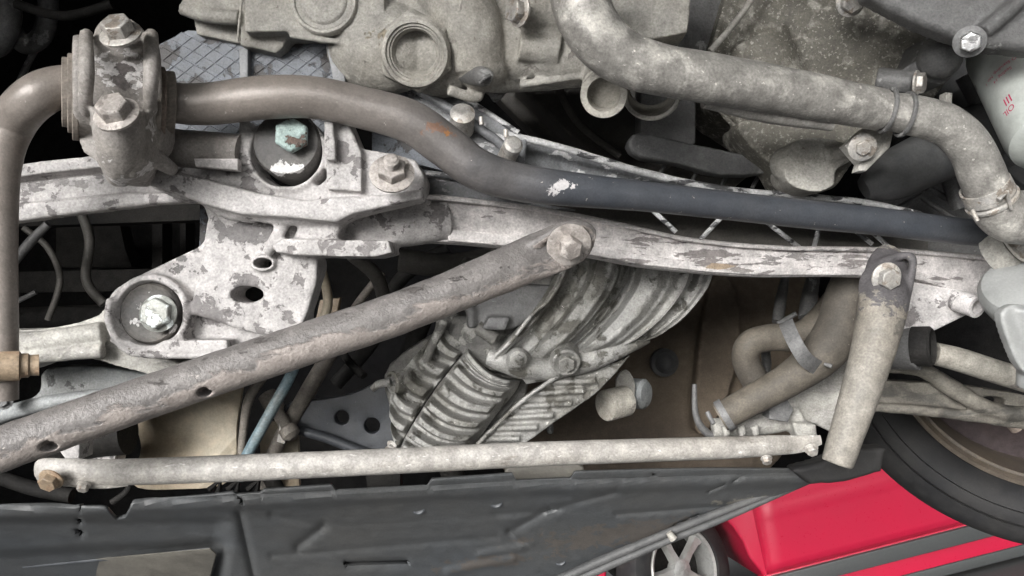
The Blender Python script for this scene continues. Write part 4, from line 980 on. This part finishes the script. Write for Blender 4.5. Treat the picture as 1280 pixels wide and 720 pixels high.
# ================================================================== undertray
T = Thing('undertray', 'black moulded plastic undertray filling the bottom of the picture', 'undertray', (500, 640, .62))
top = [(-80, 632), (0, 631), (128, 631), (134, 632), (146, 645), (158, 642), (166, 627), (200, 622), (268, 616), (292, 613), (296, 616), (326, 614), (330, 610), (416, 604), (419, 612), (534, 606), (539, 597), (640, 590), (645, 599), (713, 596), (718, 588), (830, 585), (900, 584), (1008, 585), (1030, 588)]
bot = [(-80, 800), (640, 790), (690, 752), (720, 716), (800, 680), (900, 642), (1010, 602), (1030, 598)]
def lerp(pl, x):
    for (x0, y0), (x1, y1) in zip(pl, pl[1:]):
        if x0 <= x <= x1: return y0 + (y1 - y0) * (x - x0) / (x1 - x0)
    return pl[-1][1]
def sst(a, b_, x): t = min(1, max(0, (x - a) / (b_ - a))); return t * t * (3 - 2 * t)
def seg(x, y, x0, y0, x1, y1):
    dx, dy = x1 - x0, y1 - y0; t = min(1, max(0, ((x - x0) * dx + (y - y0) * dy) / (dx * dx + dy * dy)))
    return math.hypot(x - x0 - t * dx, y - y0 - t * dy)
def tray_d(x, y):
    ty = lerp([(-80, 640), (330, 622), (640, 606), (1030, 594)], x)
    s = .585 + max(0, x) * .00012
    e = y - ty
    d = s + .004 * sst(-4, -14, e) * -1 + max(0, e) * .0009         # lip, then the floor slopes away
    d += -.004 * math.exp(-((e - 4) / 6) ** 2)                       # rolled edge
    # left deep panel with stepped end
    if x < 310:
        k = sst(300, 268, x - (y - 640) * -.12)
        d += .010 * k * sst(640, 652, y) * (1 - .0)
        d += .012 * k * sst(676, 690, y + (x - 100) * .055)
    # moulded ribs and steps
    for (x0, y0, x1, y1, w, h) in ((340, 640, 405, 655, 5, .003), (405, 655, 372, 680, 6, .005), (620, 640, 700, 600 + 34, 4, .002), (636, 662, 686, 635, 5, .005), (686, 635, 770, 612, 4, .003), (340, 692, 620, 668, 4, .0025),
                                   (636, 662, 660, 680, 4, .003), (600, 690, 660, 680, 4, -.004), (420, 655, 720, 634, 3, .001), (770, 640, 1000, 622, 4, .003), (885, 612, 905, 603, 2, .004), (915, 600, 935, 592, 2, .004), (560, 712, 640, 695, 5, -.004), (300, 640, 318, 720, 6, .006), (880, 648, 940, 632, 6, .006)):
        d += h * math.exp(-(seg(x, y, x0, y0, x1, y1) / w) ** 2)
    # slots pushed deep
    for (x0, y0, x1, y1, w) in ((432, 702, 510, 700, 3.0), (842, 655, 872, 642, 2.5), (300, 622, 303, 625, 2.2), (98, 647, 103, 648, 2.), (98, 661, 104, 663, 3.), (816, 591, 817, 593, 2.2), (101, 630, 102, 634, 1.6)):
        d += .02 * math.exp(-(seg(x, y, x0, y0, x1, y1) / w) ** 4)
    return d
b = B(); cols = []
xs = [-80 + i * 2.5 for i in range(445)]
for x in xs:
    t, bo = lerp(top, x), lerp(bot, x)
    n_ = 64
    cols.append([b.bm.verts.new(P(x, t + (bo - t) * k / n_, tray_d(x, t + (bo - t) * k / n_))) for k in range(n_ + 1)])
for a, c in zip(cols, cols[1:]):
    for k in range(64): b.bm.faces.new((a[k], c[k], c[k + 1], a[k + 1]))
tr = finish('tray', b, M['traydust'], T)
q = tr.modifiers.new('solid', 'SOLIDIFY'); q.thickness = .0025; q.offset = -1
finish('insert_frame', B().path([(30, 707, tray_d(40, 707) - .003, 3.5), (262, 685, tray_d(262, 685) - .003, 3.5), (271, 694, tray_d(271, 694) - .003, 3.5), (256, 740, tray_d(256, 740) - .003, 3.5)], sm=False), M['tray'], T)
for x, y in ((620, 627), (523, 635), (700, 700)):
    finish('push_clip', B().lathe(P(x, y, tray_d(x, y) - .001), (0, -.2, 1), [(.001, -.004), (.0058, -.004), (.0058, .0008), (.0045, .0016), (.003, .0008), (.001, .0006)], 24), M['tray'], T)
b = B().prism([(30, 707), (262, 686), (270, 693), (252, 760), (20, 760)], lambda x, y: tray_d(100, y) - .0008, .002, bev=.0004)
finish('insert_panel', b, M['grime'], T)
for k, (o1, r) in enumerate(((0, 5), (10, 4.5))):
    b = B().path([(640, 752 + o1, .70, r + 1), (740, 706 + o1, .705, r + 1), (830, 668 + o1, .71, r), (895, 642 + o1, .715, r), (960, 618 + o1 * .6, .72, r * .8), (1012, 600 + o1 * .2, .725, r * .6)])
    finish('edge_seal', b, M['blackhose'], T)
b = B().prism([(990, 588), (1035, 575), (1060, 560), (1110, 560), (1104, 590), (1060, 602), (1015, 606)], .66, .02, bev=.003)
finish('corner', b, M['tyre'], T, remesh=.002, smooth=2, disp=.003, ds=.02)
finish('clip', B().path([(836, 666, .70, 4), (842, 674, .70, 5)]), M['pan'], T)

# ================================================================== the lifted car's wheel
T = Thing('lifted_wheel', 'worn black tyre on a brown tarnished rim at lower right', 'wheel', (1320, 420, 1.02))
wc = P(1325, 400, 1.02); wa = Vector((-.34, .02, .94)).normalized()
b = B().lathe(wc, wa, [(.205, -.11), (.245, -.115), (.278, -.10), (.292, -.07), (.292, -.005), (.288, .018), (.276, .034), (.250, .042), (.225, .036), (.214, .024), (.205, .024), (.205, -.11)], 128)
ty = finish('tyre', b, M['tyre'], T)
b = B()
for r_ in (.245, .262): b.lathe(wc, wa, [(r_ - .002, .036), (r_, .0435), (r_ + .002, .036), (r_ - .002, .036)], 128)
pieces('sidewall_ring', b, M['tyre'], T, ty)
b = B().lathe(wc, wa, [(.214, .02), (.214, .028), (.209, .03), (.204, .024), (.203, -.01), (.198, -.02), (.194, -.10), (.19, -.10), (.19, -.02), (.2, .02), (.214, .02)], 128)
finish('rim', b, M['rimrust'], T)
b = B().lathe(wc, wa, [(.001, -.07), (.196, -.07), (.196, -.06), (.16, -.05), (.145, -.04), (.07, -.035), (.06, .0), (.001, .0)], 96)
finish('drum', b, M['disc'], T)

# ================================================================== red car beyond (in world space, standing on the ground)
class WT:
    pass
def world_thing(name, label, cat, loc, rz=0, group=None):
    t = WT(); t.base = Vector((0, 0, 0)); t.o = bpy.data.objects.new(name, None); COL.objects.link(t.o)
    t.o.location = loc; t.o.rotation_euler = (0, 0, rz); tag(t.o, label=label, category=cat, group=group); return t
def sideprism(pts, y, th, holes=(), bev=0):
    """outline (x, z) in metres, outer face at y, thickness th away from the viewer (+y)"""
    q = B(); f = 1.0
    q.prism([(640 + x * F, 360 - z * F) for x, z in pts], 1.0, th, [[(640 + x * F, 360 - z * F) for x, z in h] for h in holes], bev)
    for v in q.bm.verts: v.co = Vector((v.co.x, y - (v.co.z + 1.0), v.co.y))
    return q
T = world_thing('red_car', 'bright red hatchback parked beyond the tyre with a grey side moulding', 'car', (.44, 4.0, .02), R(1.5))
arch = lambda cx, r, z=.30: [(cx + r * math.cos(a), z + r * math.sin(a)) for a in [math.pi - math.pi * k / 14 for k in range(15)]]
lower = [(-.72, .22), (-.40, .17)] + arch(0, .345) + [(.40, .17), (2.05, .17)] + arch(2.45, .345) + [(2.85, .2), (3.15, .3), (3.2, .75), (3.0, .95), (.55, .92), (-.2, .86), (-.65, .74), (-.76, .5)]
b = sideprism(lower, 0, 1.62, bev=.04)
body = finish('body', b, M['redcar'], T)
cab = [(.5, .90), (1.15, 1.38), (1.5, 1.44), (2.6, 1.40), (3.1, .93)]
finish('cabin', sideprism(cab, .10, 1.42, bev=.04), M['redcar'], T)
finish('side_window', sideprism([(.72, .95), (1.2, 1.32), (1.68, 1.36), (1.68, .96)], .094, .01, bev=.002), M['glass'], T)
finish('side_window', sideprism([(1.74, .96), (1.74, 1.36), (2.5, 1.33), (2.85, .97)], .094, .01, bev=.002), M['glass'], T)
def curved_panel(x0, x1, z0, z1, y0, bulge):
    b = B(); N = 28; gr = []
    for i in range(N + 1):
        row = []
        for j in range(N + 1):
            t, w = i / N, j / N; z = z0 + (z1 - z0) * t; x = x0 + (x1 - x0) * w
            e = min(1, min(t, 1 - t, w * 2, (1 - w) * 2) * 30)
            y = y0 - bulge * (math.sin(math.pi * min(1, t * .62 + .12)) ** 1.2) * e - .004 * math.exp(-((z - .47 - .03 * w) / .012) ** 2) * e + (1 - e) * .012
            row.append(b.bm.verts.new((x + .06 * t * (1 - w), y, z)))
        gr.append(row)
    for a, c in zip(gr, gr[1:]):
        for j in range(N): b.bm.faces.new((a[j], a[j + 1], c[j + 1], c[j]))
    return b
door = finish('door', curved_panel(.40, 1.68, .205, .90, .0, .045), M['redcar'], T, ang=180)
q = door.modifiers.new('solid', 'SOLIDIFY'); q.thickness = .01; q.offset = -1
finish('door', sideprism([(1.70, .20), (2.06, .22), (2.14, .5), (2.35, .7), (2.75, .90), (1.715, .90)], -.012, .02, bev=.006), M['redcar'], T)
finish('moulding', sideprism([(.40, .125), (1.69, .125), (1.69, .195), (.40, .195)], -.034, .03, bev=.006), M['trim'], T, door)
finish('sill', sideprism([(.36, .0), (2.08, .0), (2.08, .05), (.36, .05)], -.01, .1, bev=.01), M['trim'], T)
finish('sill_panel', sideprism([(.37, .05), (2.06, .05), (2.06, .20), (.37, .20)], -.004, .05, bev=.004), M['redcar'], T)
finish('headlamp', sideprism([(-.745, .52), (-.55, .56), (-.55, .70), (-.66, .70)], -.006, .1, bev=.01), M['lens'], T)
finish('indicator', sideprism([(-.55, .46), (-.44, .46), (-.44, .50), (-.55, .50)], -.006, .02, bev=.004), M['amber'], T)
finish('bumper', sideprism([(-.80, .24), (-.40, .20), (-.37, .40), (-.78, .44)], -.015, 1.65, bev=.02), M['redcar'], T)
def car_wheel(x, y, yaw):
    ax = Matrix.Rotation(yaw, 3, 'Z') @ Vector((0, -1, 0)); c = Vector((x, y, .305)); up = Vector((0, 0, 1))
    b = B().lathe(c, ax, [(.20, -.10), (.26, -.105), (.29, -.09), (.305, -.06), (.305, .045), (.295, .07), (.265, .085), (.215, .08), (.205, .07), (.20, -.10)], 64, up)
    o = finish('wheel', b, M['tyre'], T)
    b = B().lathe(c, ax, [(.19, -.09), (.206, -.09), (.207, .072), (.200, .080), (.188, .074), (.184, .05), (.182, -.09), (.19, -.09)], 64, up)
    finish('rim', b, M['wheelpaint'], T, o)
    b = B().lathe(c, ax, [(.001, -.05), (.185, -.05), (.185, -.04), (.001, -.04)], 40, up)
    finish('brake_disc', b, M['darkpart'], T, o)
    b = B().lathe(c, ax, [(.001, .01), (.055, .01), (.05, .06), (.03, .068), (.001, .07)], 30, up)
    side = ax.cross(up).normalized()
    for k in range(5):
        a = 2 * math.pi * k / 5 + .3
        dr_ = up * math.cos(a) + side * math.sin(a); tn = ax.cross(dr_)
        rr = []
        for r_, w, h in ((.03, .030, .058), (.10, .024, .052), (.16, .028, .055), (.192, .045, .06)):
            rr.append([c + dr_ * r_ + tn * w + ax * (h - .03), c + dr_ * r_ + tn * w * .6 + ax * h, c + dr_ * r_ - tn * w * .6 + ax * h, c + dr_ * r_ - tn * w + ax * (h - .03)])
        b.quadring(rr)
    finish('spokes', b, M['wheelpaint'], T, o)
car_wheel(0, .11, R(32)); car_wheel(2.45, .11, 0); car_wheel(0, 1.5, R(32)); car_wheel(2.45, 1.5, 0)
